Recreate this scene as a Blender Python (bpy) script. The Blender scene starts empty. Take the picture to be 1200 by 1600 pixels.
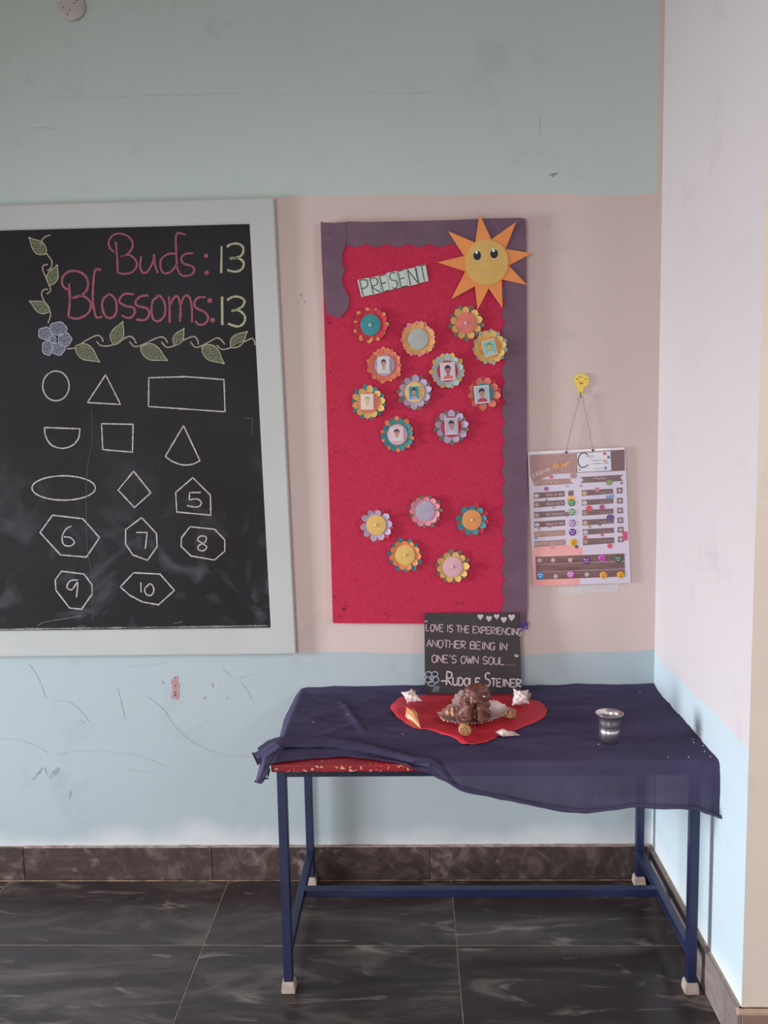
import bpy, bmesh, math, random
from mathutils import Vector, Matrix, noise
random.seed(7)
S = bpy.context.scene
COL = S.collection

# ------------------------------------------------------------------ camera
YAW, PITCH, ROLL, FPX = -.0333, -.114, -.0192, 1374.66
CAM = Vector((.0481, -2.7232, 1.518))
FW = Vector((math.sin(YAW)*math.cos(PITCH), math.cos(YAW)*math.cos(PITCH), math.sin(PITCH)))
R0 = Vector((math.cos(YAW), -math.sin(YAW), 0)); U0 = R0.cross(FW)
RT = R0*math.cos(ROLL) + U0*math.sin(ROLL)
UP = -R0*math.sin(ROLL) + U0*math.cos(ROLL)
cd = bpy.data.cameras.new('camera'); cam = bpy.data.objects.new('camera', cd); COL.objects.link(cam)
cam.matrix_world = Matrix(((RT.x, UP.x, -FW.x, CAM.x), (RT.y, UP.y, -FW.y, CAM.y), (RT.z, UP.z, -FW.z, CAM.z), (0, 0, 0, 1)))
cd.sensor_fit = 'VERTICAL'; cd.sensor_height = 32; cd.sensor_width = 24; cd.lens = FPX/1600*32
cd.clip_start = .02
S.camera = cam

# ------------------------------------------------------------------ world, lights, exposure
w = bpy.data.worlds.new('world'); S.world = w; w.use_nodes = True
bg = w.node_tree.nodes['Background']; bg.inputs[0].default_value = (1.0, .965, .91, 1); bg.inputs[1].default_value = .43
S.view_settings.view_transform = 'Standard'; S.view_settings.look = 'None'
S.view_settings.exposure = .3; S.view_settings.gamma = 1; S.view_settings.use_curve_mapping = False

def area(name, loc, target, sx, sy, power, col, spread=180):
    l = bpy.data.lights.new(name, 'AREA'); l.shape = 'RECTANGLE'; l.size = sx; l.size_y = sy; l.energy = power; l.color = col; l.spread = math.radians(spread)
    o = bpy.data.objects.new(name, l); COL.objects.link(o); o.location = loc
    o.rotation_euler = (Vector(target)-Vector(loc)).to_track_quat('-Z', 'Y').to_euler()
    return o
area('doorway_daylight', (-4.0, -1.15, 1.15), (.8, -.72, .2), .7, 1.2, 35, (.86, .93, 1.0), 78)
area('window_daylight', (-1.4, -4.6, 1.6), (-.1, 0, .15), 1.2, 1.2, 14, (1.0, .965, .97), 85)
area('window_daylight_right', (1.6, -4.4, 1.6), (.3, 0, .15), .9, 1.2, 6, (1.0, .965, .95), 85)
area('outdoor_daylight', (1.9, -2.0, 2.0), (.95, -.78, 1.6), .5, .5, 2.5, (1.0, .97, .92), 100)

# ------------------------------------------------------------------ helpers
def ray(px, py): return FW + RT*((px-600)/FPX) + UP*((800-py)/FPX)
def wp(px, py, y=0.):                      # a point of the wall plane y
    d = ray(px, py); t = (y-CAM.y)/d.y; return CAM + d*t
def tp(px, py, z=.638):                    # a point of a horizontal plane z
    d = ray(px, py); t = (z-CAM.z)/d.z; return CAM + d*t
def lin(c):
    return tuple(((v/255)/12.92 if v/255 <= .04045 else ((v/255+.055)/1.055)**2.4) for v in c) + (1,)

MATS = {}
def mat(name, c, rough=.7, c2=None, scale=8., bump=0., bscale=60., metal=0., lo=.35, hi=.65, stretch=None, spec=.5, alpha=1., random_offset=False, detail=5., distort=0.):
    if name in MATS: return MATS[name]
    m = bpy.data.materials.new(name); m.use_nodes = True; nt = m.node_tree; N = nt.nodes; L = nt.links
    b = N['Principled BSDF']; b.inputs['Base Color'].default_value = lin(c); b.inputs['Roughness'].default_value = rough
    b.inputs['Metallic'].default_value = metal; b.inputs['Specular IOR Level'].default_value = spec
    b.inputs['Alpha'].default_value = alpha
    tc = N.new('ShaderNodeTexCoord'); mp = N.new('ShaderNodeMapping'); L.new(tc.outputs['Object'], mp.inputs[0])
    if stretch: mp.inputs['Scale'].default_value = stretch
    if random_offset:
        oi = N.new('ShaderNodeObjectInfo'); mu = N.new('ShaderNodeMath'); mu.operation = 'MULTIPLY'; mu.inputs[1].default_value = 37.
        L.new(oi.outputs['Random'], mu.inputs[0]); L.new(mu.outputs[0], mp.inputs['Location'])
    if c2:
        n = N.new('ShaderNodeTexNoise'); n.inputs['Scale'].default_value = scale; n.inputs['Detail'].default_value = detail; n.inputs['Distortion'].default_value = distort
        L.new(mp.outputs[0], n.inputs[0])
        r = N.new('ShaderNodeValToRGB'); r.color_ramp.elements[0].position = lo; r.color_ramp.elements[1].position = hi
        r.color_ramp.elements[0].color = lin(c); r.color_ramp.elements[1].color = lin(c2)
        L.new(n.outputs[0], r.inputs[0]); L.new(r.outputs[0], b.inputs['Base Color'])
    if bump:
        n2 = N.new('ShaderNodeTexNoise'); n2.inputs['Scale'].default_value = bscale; n2.inputs['Detail'].default_value = 4
        L.new(mp.outputs[0], n2.inputs[0]); bp = N.new('ShaderNodeBump'); bp.inputs['Strength'].default_value = bump; bp.inputs['Distance'].default_value = .004
        L.new(n2.outputs[0], bp.inputs['Height']); L.new(bp.outputs[0], b.inputs['Normal'])
    MATS[name] = m; return m

def link(name, me, m=None, parent=None, smooth=False):
    o = bpy.data.objects.new(name, me); COL.objects.link(o)
    if m is not None:
        for x in (m if isinstance(m, (list, tuple)) else [m]): me.materials.append(x)
    if parent is not None:
        o.parent = parent; o.matrix_parent_inverse = Matrix.Translation(-parent.location)
    if smooth:
        for p in me.polygons: p.use_smooth = True
    return o
def objbm(name, bm, m, parent=None, smooth=False):
    bmesh.ops.recalc_face_normals(bm, faces=bm.faces)
    me = bpy.data.meshes.new(name); bm.to_mesh(me); bm.free(); return link(name, me, m, parent, smooth)
def recentre(o):
    me = o.data; c = sum((v.co for v in me.vertices), Vector())/len(me.vertices)
    me.transform(Matrix.Translation(-c)); o.location = o.location + c; return o
def thing(name, loc, label, cat, group=None):
    o = bpy.data.objects.new(name, None); o.empty_display_size = .03; COL.objects.link(o); o.location = loc
    o['label'] = label; o['category'] = cat
    if group: o['group'] = group
    return o
def tag(o, label, cat, group=None):
    o['label'] = label; o['category'] = cat
    if group: o['group'] = group
    return o
def box(bm, x0, x1, y0, y1, z0, z1, bev=0., seg=2):
    r = bmesh.ops.create_cube(bm, size=1, matrix=Matrix.Translation(((x0+x1)/2, (y0+y1)/2, (z0+z1)/2)) @ Matrix.Diagonal((x1-x0, y1-y0, z1-z0, 1)))
    if bev:
        es = {e for v in r['verts'] for e in v.link_edges}
        bmesh.ops.bevel(bm, geom=list(es), offset=bev, segments=seg, profile=.6, affect='EDGES')
def boxobj(name, dims, m, parent=None, bev=0.):
    bm = bmesh.new(); box(bm, *dims, bev=bev); o = objbm(name, bm, m, parent); return recentre(o) if parent is not None or True else o
def slab_poly(bm, pts, off):               # polygon (world points) thickened by vector off towards the front
    a = [bm.verts.new(p) for p in pts]; b = [bm.verts.new(Vector(p)+off) for p in pts]
    bm.faces.new(b); bm.faces.new(a[::-1]); n = len(pts)
    for i in range(n): bm.faces.new((a[i], a[(i+1) % n], b[(i+1) % n], b[i]))
def catmull(P, k=6, closed=False):
    P = [Vector(p) for p in P]
    if len(P) < 3: return P
    n = len(P); out = []
    rng = range(n if closed else n-1)
    for i in rng:
        p0 = P[(i-1) % n] if closed or i > 0 else P[0]*2-P[1]
        p1 = P[i]; p2 = P[(i+1) % n]
        p3 = P[(i+2) % n] if closed or i+2 < n else P[-1]*2-P[-2]
        for j in range(k):
            t = j/k
            out.append(.5*((2*p1)+(p2-p0)*t+(2*p0-5*p1+4*p2-p3)*t*t+(3*p1-p0-3*p2+p3)*t**3))
    if not closed: out.append(P[-1])
    return out
def ribbon(bm, pts, wd, mp, closed=False, jit=.18, smooth=True, seed=0):
    # pts in pixels, mp maps them onto their surface; wd in pixels
    rnd = random.Random(seed+len(pts)*31+int(pts[0][0]*7))
    P = catmull(pts, 6, closed) if smooth else None
    if not smooth:
        P = []; q = list(pts)+([pts[0]] if closed else [])
        for a, b in zip(q, q[1:]):
            a = Vector(a); b = Vector(b); k = max(2, int((b-a).length/3))
            P += [a.lerp(b, i/k) for i in range(k)]
        if not closed: P.append(Vector(q[-1]))
    n = len(P)
    L, Rr = [], []
    for i in range(n):
        a = P[(i-1) % n] if closed or i else P[i]; b = P[(i+1) % n] if closed or i < n-1 else P[i]
        d = (b-a); d = d.normalized() if d.length > 1e-6 else Vector((1, 0)); nn = Vector((-d.y, d.x))
        h = wd/2*(1+rnd.uniform(-jit, jit))
        L.append(bm.verts.new(mp(*(P[i]+nn*h)))); Rr.append(bm.verts.new(mp(*(P[i]-nn*h))))
    for i in range(n if closed else n-1):
        j = (i+1) % n
        bm.faces.new((L[i], L[j], Rr[j], Rr[i]))
def blob(bm, cx, cy, rx, ry, mp, n=14, rot=0.):
    vs = [bm.verts.new(mp(cx+rx*math.cos(a)*math.cos(rot)-ry*math.sin(a)*math.sin(rot), cy+rx*math.cos(a)*math.sin(rot)+ry*math.sin(a)*math.cos(rot))) for a in [2*math.pi*i/n for i in range(n)]]
    bm.faces.new(vs)
def poly(bm, pts, mp): bm.faces.new([bm.verts.new(mp(*p)) for p in pts])
def flat(name, fn, m, parent):
    bm = bmesh.new(); fn(bm); return recentre(objbm(name, bm, m, parent))

# single-stroke lettering, unit cell, y down
G = {
'A': [[(0, 1), (.5, 0), (1, 1)], [(.2, .62), (.8, .62)]], 'B': [[(0, 0), (0, 1)], [(0, 0), (.7, .05), (.85, .25), (.65, .45), (0, .48)], [(.5, .48), (.95, .6), (.9, .9), (.6, 1), (0, 1)]],
'C': [[(.95, .15), (.6, 0), (.2, .12), (0, .5), (.2, .9), (.6, 1), (.95, .85)]], 'D': [[(0, 0), (0, 1)], [(0, 0), (.6, .06), (.95, .5), (.6, .95), (0, 1)]],
'E': [[(.9, 0), (0, 0), (0, 1), (.95, 1)], [(0, .5), (.75, .48)]], 'F': [[(.9, 0), (0, 0), (0, 1)], [(0, .48), (.7, .48)]],
'G': [[(.95, .15), (.55, 0), (.1, .2), (0, .6), (.3, 1), (.8, .95), (.95, .6), (.55, .6)]], 'H': [[(0, 0), (0, 1)], [(1, 0), (1, 1)], [(0, .5), (1, .5)]],
'I': [[(.5, 0), (.5, 1)]], 'K': [[(0, 0), (0, 1)], [(.9, 0), (0, .55), (.95, 1)]], 'L': [[(0, 0), (0, 1), (.85, 1)]], 'M': [[(0, 1), (.1, 0), (.5, .7), (.9, 0), (1, 1)]],
'N': [[(0, 1), (0, 0), (1, 1), (1, 0)]], 'O': [[(.5, 0), (.1, .2), (0, .6), (.3, 1), (.7, 1), (1, .6), (.9, .2), (.5, 0)]], 'P': [[(0, 1), (0, 0)], [(0, 0), (.8, .08), (.9, .35), (.6, .52), (0, .54)]],
'R': [[(0, 1), (0, 0)], [(0, 0), (.8, .08), (.9, .32), (.6, .5), (0, .52), (.95, 1)]], 'S': [[(.9, .1), (.5, 0), (.1, .15), (.15, .42), (.8, .56), (.92, .82), (.55, 1), (.05, .92)]],
'T': [[(0, 0), (1, 0)], [(.5, 0), (.5, 1)]], 'U': [[(0, 0), (.03, .75), (.4, 1), (.85, .8), (.95, 0)], [(.95, 0), (.98, 1)]], 'V': [[(0, 0), (.5, 1), (1, 0)]],
'W': [[(0, 0), (.25, 1), (.5, .3), (.75, 1), (1, 0)]], 'X': [[(0, 0), (1, 1)], [(1, 0), (0, 1)]], 'Y': [[(0, 0), (.5, .5), (1, 0)], [(.5, .5), (.5, 1)]], 'Z': [[(0, 0), (1, 0), (0, 1), (1, 1)]],
"'": [[(.5, -.05), (.4, .2)]], '.': [[(.3, .95), (.6, 1)]], '-': [[(0, .5), (1, .5)]]}
def write(bm, text, x0, y0, x1, y1, h, wd, mp, gap=.28, big=(), bigh=1.):
    # baseline from (x0,y0) to (x1,y1) in pixels, capital height h
    W = {"'": .35, '.': .35, 'I': .35, ' ': .55, 'M': 1.15, 'W': 1.2}
    ws = [W.get(c, 1.)*(1.15 if i in big else 1) for i, c in enumerate(text)]; tot = sum(ws)+gap*(len(text)-1)
    u = Vector((x1-x0, y1-y0)); adv = 0
    un = u.normalized(); dn = Vector((-un.y, un.x))
    for i, (c, cw) in enumerate(zip(text, ws)):
        hh = h*(bigh if i in big else 1)
        if c in G:
            for s in G[c]:
                q = [tuple(Vector((x0, y0)) + u*((adv+p[0]*cw)/tot) + dn*((p[1]-1)*hh)) for p in s]
                ribbon(bm, q, wd, mp, smooth=len(s) > 4, seed=i)
        adv += cw+gap

def struct(o): o['kind'] = 'structure'; return o

# ------------------------------------------------------------------ materials of the room
def wallmat(name, c, c2, low=None):
    m = mat(name, c, .62, c2, 1.6, .12, 90., lo=.3, hi=.75, spec=.3)
    nt = m.node_tree; N = nt.nodes; L = nt.links; b = N['Principled BSDF']
    src = b.inputs['Base Color'].links[0].from_socket
    geo = N.new('ShaderNodeNewGeometry')
    # fine grime blotches
    n = N.new('ShaderNodeTexNoise'); n.inputs['Scale'].default_value = 5; n.inputs['Detail'].default_value = 9; n.inputs['Roughness'].default_value = .7
    L.new(geo.outputs['Position'], n.inputs[0])
    r = N.new('ShaderNodeValToRGB'); r.color_ramp.elements[0].position = .55; r.color_ramp.elements[1].position = .78
    r.color_ramp.elements[0].color = (0, 0, 0, 1); r.color_ramp.elements[1].color = (.42, .42, .42, 1); L.new(n.outputs[0], r.inputs[0])
    mx = N.new('ShaderNodeMixRGB'); L.new(r.outputs[0], mx.inputs[0]); L.new(src, mx.inputs[1]); mx.inputs[2].default_value = lin([v*.82 for v in c])
    out = mx.outputs[0]
    if low:   # whitewash splashed along the foot of the wall
        sp = N.new('ShaderNodeSeparateXYZ'); L.new(geo.outputs['Position'], sp.inputs[0])
        n3 = N.new('ShaderNodeTexNoise'); n3.inputs['Scale'].default_value = 4; n3.inputs['Detail'].default_value = 6; L.new(geo.outputs['Position'], n3.inputs[0])
        a = N.new('ShaderNodeMath'); a.operation = 'MULTIPLY_ADD'; a.inputs[1].default_value = -.22; L.new(n3.outputs[0], a.inputs[0]); L.new(sp.outputs[2], a.inputs[2])
        mr = N.new('ShaderNodeMapRange'); mr.inputs[1].default_value = .075; mr.inputs[2].default_value = .005; mr.inputs[3].default_value = 0; mr.inputs[4].default_value = .5; L.new(a.outputs[0], mr.inputs[0])
        m2 = N.new('ShaderNodeMixRGB'); L.new(mr.outputs[0], m2.inputs[0]); L.new(out, m2.inputs[1]); m2.inputs[2].default_value = lin(low); out = m2.outputs[0]
    L.new(out, b.inputs['Base Color']); return m
GREEN = wallmat('green_paint', (188, 200, 195), (193, 204, 200))
PINK = wallmat('pink_paint', (212, 192, 187), (207, 187, 182))
BLUE = wallmat('blue_paint', (173, 185, 190), (181, 192, 197), (232, 230, 232))
LILAC = wallmat('lilac_paint', (214, 204, 206), (218, 209, 210))
SKY = wallmat('pale_blue_paint', (198, 213, 221), (204, 218, 226), (242, 242, 242))
CREAM = wallmat('cream_paint', (216, 200, 190), (224, 212, 202))

# floor slabs: dark swirled slate
def slate(name, dark, mid, vein, rough, sc=2.2, st=(1, 2.2, 1), swirl=2.2):
    m = mat(name, mid, rough, None, random_offset=True, bump=.05, bscale=40, stretch=st, spec=.5)
    nt = m.node_tree; N = nt.nodes; L = nt.links; b = N['Principled BSDF']; mp = [n for n in N if n.type == 'MAPPING'][0]
    n1 = N.new('ShaderNodeTexNoise'); n1.inputs['Scale'].default_value = sc; n1.inputs['Detail'].default_value = 10; n1.inputs['Roughness'].default_value = .65; n1.inputs['Distortion'].default_value = 1.6
    L.new(mp.outputs[0], n1.inputs[0])
    r = N.new('ShaderNodeValToRGB'); e = r.color_ramp.elements; e[0].position = .3; e[0].color = lin(dark); e[1].position = .8; e[1].color = lin(vein)
    x = e.new(.5); x.color = lin(mid); x = e.new(.63); x.color = lin([(a+c)/2 for a, c in zip(mid, vein)])
    L.new(n1.outputs[0], r.inputs[0])
    n2 = N.new('ShaderNodeTexNoise'); n2.inputs['Scale'].default_value = 1.3; n2.inputs['Detail'].default_value = 3; L.new(mp.outputs[0], n2.inputs[0])
    mx = N.new('ShaderNodeMixRGB'); mx.blend_type = 'MIX'; L.new(n2.outputs[0], mx.inputs[0]); L.new(r.outputs[0], mx.inputs[1]); mx.inputs[2].default_value = lin([dark[0]+16, dark[1]+4, dark[2]+2])
    n4 = N.new('ShaderNodeTexNoise'); n4.inputs['Scale'].default_value = sc*1.7; n4.inputs['Detail'].default_value = 12; n4.inputs['Distortion'].default_value = swirl; L.new(mp.outputs[0], n4.inputs[0])
    r4 = N.new('ShaderNodeValToRGB'); r4.color_ramp.elements[0].position = .6; r4.color_ramp.elements[1].position = .72; r4.color_ramp.elements[0].color = (0, 0, 0, 1); r4.color_ramp.elements[1].color = (.55, .55, .55, 1); L.new(n4.outputs[0], r4.inputs[0])
    m3 = N.new('ShaderNodeMixRGB'); L.new(r4.outputs[0], m3.inputs[0]); L.new(mx.outputs[0], m3.inputs[1]); m3.inputs[2].default_value = lin(vein)
    L.new(m3.outputs[0], b.inputs['Base Color']); return m
SLATE = slate('floor_slate', (34, 30, 31), (60, 54, 54), (150, 138, 130), .3, 1.7, (1, 3.2, 1))
SKIRT = slate('skirting_slate', (46, 37, 37), (82, 70, 69), (168, 146, 136), .5, 11., (1, 1, 1), .3)
SKIRTR = slate('side_skirting_slate', (110, 100, 100), (140, 130, 128), (180, 165, 152), .5, 7., (1, 1, 1), .3)
GROUT = mat('grout', (176, 156, 128), .9, (140, 124, 104), 30)

# ------------------------------------------------------------------ room shell
ZT, XL, YF, WX, YJ = 3.1, -3.2, -5., .80, -.78
# back wall: one mesh with the three hand painted bands, their edges as the brush left them
up = [wp(px, py) for px, py in [(430, 309), (470, 306), (520, 306.5), (570, 304), (640, 303.5), (700, 305), (760, 303), (830, 302), (880, 303), (930, 305), (980, 305), (1026, 302)]]
dn = [wp(px, py) for px, py in [(455, 1019.5), (520, 1018.5), (600, 1020), (700, 1021), (790, 1023), (840, 1023), (865, 1021), (885, 1019.5), (930, 1019), (980, 1018), (1023, 1015)]]
up = [(XL, up[0].z)] + [(p.x, p.z) for p in up]; dn = [(XL, dn[0].z)] + [(p.x, p.z) for p in dn]
xg = up[-1][0]; up.append((WX, up[-1][1])); dn.append((WX, dn[-1][1]))
def zat(L, x):
    for a, b in zip(L, L[1:]):
        if a[0] <= x <= b[0]: return a[1]+(b[1]-a[1])*(x-a[0])/max(1e-9, b[0]-a[0])
    return L[-1][1]
bm = bmesh.new(); xs = [XL+(WX-XL)*i/160 for i in range(160)] + [xg, WX]; xs = sorted(set(xs))
rows = []
for i, x in enumerate(xs):
    wob = .0012*noise.noise((x*40, 0, 0)); c = []
    for z in (0, zat(dn, x)+wob, zat(up, x)+wob, ZT): c.append(bm.verts.new((x, 0, z)))
    rows.append(c)
for i, (a, b) in enumerate(zip(rows, rows[1:])):
    for k in range(3):
        f = bm.faces.new((a[k], b[k], b[k+1], a[k+1]))
        f.material_index = (0, 1, 2)[k]
        if k == 2 and xs[i] >= xg-1e-6: f.material_index = 1
# thickness behind
bk = [bm.verts.new(p) for p in [(XL, .15, 0), (WX, .15, 0), (WX, .15, ZT), (XL, .15, ZT)]]
bm.faces.new(bk)
me = bpy.data.meshes.new('wall_back'); bm.to_mesh(me); bm.free()
WALL = struct(link('wall_back', me, [BLUE, PINK, GREEN]))
for p in me.polygons:
    pass

# right wall, its blue dado edge, ends in a jamb at YJ; lintel continues above the opening
zb0 = zat(dn, WX); edge = [(0, zb0-.006), (-.12, zb0-.02), (-.25, zb0-.012), (-.4, zb0-.018), (-.55, zb0-.01), (-.68, zb0-.016), (-.78, zb0-.02)]
LZ = 2.15
bm = bmesh.new()
def face(bm, pts, mi=0):
    f = bm.faces.new([bm.verts.new(p) for p in pts]); f.material_index = mi
for a, b in zip(edge, edge[1:]):
    face(bm, [(WX, a[0], 0), (WX, b[0], 0), (WX, b[0], b[1]), (WX, a[0], a[1])], 1)
    face(bm, [(WX, a[0], a[1]), (WX, b[0], b[1]), (WX, b[0], LZ), (WX, a[0], LZ)], 0)
face(bm, [(WX, 0, LZ), (WX, YJ, LZ), (WX, YJ, ZT), (WX, 0, ZT)], 0)
face(bm, [(WX, YJ, LZ), (WX, -2.2, LZ), (WX, -2.2, ZT), (WX, YJ, ZT)], 0)
face(bm, [(WX, -2.2, 0), (WX, YF, 0), (WX, YF, ZT), (WX, -2.2, ZT)], 0)
TH = .26
face(bm, [(WX, YJ, 0), (WX+TH, YJ, 0), (WX+TH, YJ, LZ), (WX, YJ, LZ)], 2)
face(bm, [(WX, YJ, LZ), (WX+TH, YJ, LZ), (WX+TH, -2.2, LZ), (WX, -2.2, LZ)], 2)
face(bm, [(WX, -2.2, 0), (WX+TH, -2.2, 0), (WX+TH, -2.2, LZ), (WX, -2.2, LZ)], 2)
face(bm, [(WX+TH, YJ, 0), (WX+TH, .15, 0), (WX+TH, .15, ZT), (WX+TH, YJ, ZT)], 2)
face(bm, [(WX+TH, YJ, LZ), (WX+TH, -2.2, LZ), (WX+TH, -2.2, ZT), (WX+TH, YJ, ZT)], 2)
face(bm, [(WX+TH, -2.2, 0), (WX+TH, YF, 0), (WX+TH, YF, ZT), (WX+TH, -2.2, ZT)], 2)
face(bm, [(WX, .15, 0), (WX+TH, .15, 0), (WX+TH, .15, ZT), (WX, .15, ZT)], 2)
me = bpy.data.meshes.new('wall_right'); bm.to_mesh(me); bm.free()
struct(link('wall_right', me, [LILAC, SKY, CREAM]))

bm = bmesh.new(); box(bm, XL, WX+TH, YF, .15, ZT, ZT+.1); struct(objbm('ceiling', bm, mat('ceiling_white', (205, 203, 198), .8, (198, 196, 190), 3)))

# floor: grout bed with a slab per tile
bm = bmesh.new(); box(bm, XL, WX+1.4, YF, .15, -.08, -.0009); FLOOR = struct(objbm('floor', bm, GROUT))
xe = [-.5756+.7288*k for k in range(-3, 4)]; xe = [XL]+[x for x in xe if x > XL+.05]+[WX+1.4]
ye = [.0, -.3645, -.97, -1.575, -2.18, -2.785, -3.39, YF]
for i in range(len(ye)-1):
    for a, b in zip(xe, xe[1:]):
        g = .0013; y0_, y1_ = ye[i+1], ye[i]
        if a >= WX-.01:                       # doorway side: only in front of the wall end
            if y0_ > YJ: continue
            y1_ = min(y1_, YJ)
        b2 = min(b, WX+.02) if (b > WX and y0_ > YJ) else b
        bm = bmesh.new(); box(bm, a+g, b2-g, y0_+g, y1_-g, -.03, 0, bev=.0008, seg=1)
        recentre(objbm('floor_tile', bm, SLATE, FLOOR))

# skirtings
ZB = .114
bm = bmesh.new(); box(bm, XL, WX, -.006, .0, 0, ZB); BB = struct(objbm('baseboard_back', bm, GROUT))
jx = [XL, wp(40, 1345).x-.62, wp(40, 1345).x, wp(333, 1345).x, wp(672, 1345).x, WX]
for a, b in zip(jx, jx[1:]):
    bm = bmesh.new(); box(bm, a+.0012, b-.0012, -.013, -.004, .003, ZB-random.uniform(.0005, .002), bev=.0012, seg=1)
    recentre(objbm('skirting_tile', bm, SKIRT, BB))
bm = bmesh.new(); box(bm, XL, WX-.02, -.0165, -.0125, -.001, .0012); objbm('grout_line', bm, mat('grout_tan', (190, 160, 128), .9, (110, 90, 76), 26), BB)
bm = bmesh.new()
for k in range(60):     # lumpy mortar bead on top of the skirting
    x = -1.25+k*.034; h = .0015+.0025*abs(noise.noise((x*9, 3, 1)))
    box(bm, x, x+.036, -.012-.002*random.random(), 0, ZB-.001, ZB+h)
objbm('mortar_bead', bm, mat('mortar', (178, 162, 152), .9, (140, 120, 108), 40), BB)
bm = bmesh.new(); box(bm, WX-.006, WX, YJ-.004, -.013, 0, ZB); BR = struct(objbm('baseboard_right', bm, GROUT))
for a, b in ((YJ-.012, -.385), (-.382, -.013)):
    bm = bmesh.new(); box(bm, WX-.015, WX-.004, a, b, .003, ZB-.001, bev=.0012, seg=1); recentre(objbm('skirting_tile', bm, SKIRTR, BR))
bm = bmesh.new(); box(bm, WX-.006, WX+TH, YJ-.006, YJ, 0, ZB); BJ = struct(objbm('baseboard_jamb', bm, GROUT))
bm = bmesh.new(); box(bm, WX-.003, WX+TH, YJ-.014, YJ-.004, .003, ZB-.012, bev=.0012, seg=1); recentre(objbm('skirting_tile', bm, mat('jamb_skirting', (150, 122, 108), .55, (120, 96, 86), 12), BJ))
bm = bmesh.new(); box(bm, WX-.015, WX+TH, YJ-.015, YJ, ZB-.012, ZB, bev=.003); recentre(objbm('mortar_bead', bm, mat('mortar2', (196, 172, 150), .9, (176, 150, 128), 30), BJ))

# scribbles and scuffs on the painted wall
def wm(y): return lambda px, py: wp(px, py, y)
WM = wm(-.0006)
def c4(P): return [(x/2.667, 1000+y/2.667) for x, y in P]
pencil = mat('pencil_mark', (158, 170, 175), .8, (170, 182, 187), 50); pencil2 = mat('upper_scuff', (174, 186, 181), .8, (184, 196, 191), 50)
for P in ([(0, 410), (90, 420), (150, 440), (200, 470)], [(230, 480), (300, 465), (400, 462), (480, 470), (560, 480), (640, 505), (700, 530)], [(620, 240), (680, 290), (720, 350), (780, 410), (860, 455), (940, 480), (1040, 485)],
          [(220, 250), (290, 260), (340, 300), (370, 340)], [(120, 100), (160, 160), (190, 240)], [(490, 200), (505, 260), (520, 330)], [(530, 540), (580, 545), (640, 552)], [(930, 120), (980, 160), (1050, 140)], [(1000, 175), (1030, 210), (1050, 250)], [(330, 330), (350, 345), (320, 340)], [(540, 110), (620, 105), (690, 95)]):
    flat('pencil_scribble', lambda bm: ribbon(bm, c4(P), .9, WM, jit=.6), pencil, WALL)
smg = mat('grey_smudge', (128, 142, 148), .8, (160, 180, 186), 60)
for P, wd in (([(135, 580), (155, 560), (175, 535)], 3), ([(205, 575), (225, 555), (245, 535)], 5), ([(285, 665), (295, 630)], 2), ([(185, 530), (195, 560)], 1.6), ([(676, 172), (680, 185)], 2)):
    flat('grey_smudge', lambda bm: ribbon(bm, c4(P), wd, WM, jit=.6), smg, WALL)
cray = mat('crayon_red', (186, 118, 122), .8, (180, 168, 172), 90, lo=.3, hi=.8)
for P, wd in (([(715, 165), (722, 200), (718, 245)], 4), ([(735, 150), (738, 200), (736, 250)], 5.5), ([(726, 155), (730, 200), (729, 235)], 4), ([(885, 180), (886, 198)], 2.4), ([(848, 247), (854, 238)], 2.4), ([(943, 247), (948, 238)], 2)):
    flat('crayon_mark', lambda bm: ribbon(bm, c4(P), wd, WM, jit=.5), cray, WALL)
for P in ([(70, 156), (110, 152), (170, 152), (230, 148), (300, 148), (370, 145)], [(395, 146), (450, 148)], [(570, 144), (620, 146), (690, 143)], [(35, 200), (80, 200), (96, 208)], [(843, 180), (844, 212)]):
    flat('plaster_crack', lambda bm: ribbon(bm, P, .8, WM, jit=.7), pencil2, WALL)
flat('scratch', lambda bm: (ribbon(bm, [(858, 274), (864, 272), (871, 271)], 1.6, WM), ribbon(bm, [(862, 276), (868, 273)], 1, WM)), mat('scratch_dark', (105, 112, 108), .8), WALL)
flat('chipped_paint', lambda bm: [blob(bm, x, y, r, r*1.3, WM) for x, y, r in ((470, 461, 2), (476, 472, 1.6), (466, 475, 1.2), (472, 466, 1), (474, 458, 1.4))], mat('chip', (160, 140, 138), .8, (205, 188, 184), 150), WALL)
flat('tape_residue', lambda bm: poly(bm, [(873, 918), (967, 911), (967, 924), (873, 928)], WM), mat('tape', (214, 208, 208), .25, (206, 196, 196), 60), WALL)

# ------------------------------------------------------------------ chalkboard
BY = -.010
CB = thing('chalkboard', (wp(200, 1020).x, 0, wp(200, 1020).z), 'large black wall chalkboard in a wide painted frame, covered in chalk writing and shapes', 'chalkboard')
board = mat('blackboard', (27, 23, 25), .6, (38, 38, 43), 2.2, .05, 50, lo=.35, hi=.75, spec=.2)
nt = board.node_tree; N = nt.nodes; L = nt.links; src = N['Principled BSDF'].inputs['Base Color'].links[0].from_socket
geo = N.new('ShaderNodeNewGeometry'); sx = N.new('ShaderNodeSeparateXYZ'); L.new(geo.outputs['Position'], sx.inputs[0])
n = N.new('ShaderNodeTexNoise'); n.inputs['Scale'].default_value = 7; n.inputs['Detail'].default_value = 8; n.inputs['Distortion'].default_value = 1.2; L.new(geo.outputs['Position'], n.inputs[0])
mr = N.new('ShaderNodeMapRange'); mr.inputs[1].default_value = .52; mr.inputs[2].default_value = .85; mr.inputs[3].default_value = 0; mr.inputs[4].default_value = .35; L.new(n.outputs[0], mr.inputs[0])
mz = N.new('ShaderNodeMapRange'); mz.inputs[1].default_value = 1.5; mz.inputs[2].default_value = .85; L.new(sx.outputs[2], mz.inputs[0])
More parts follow.
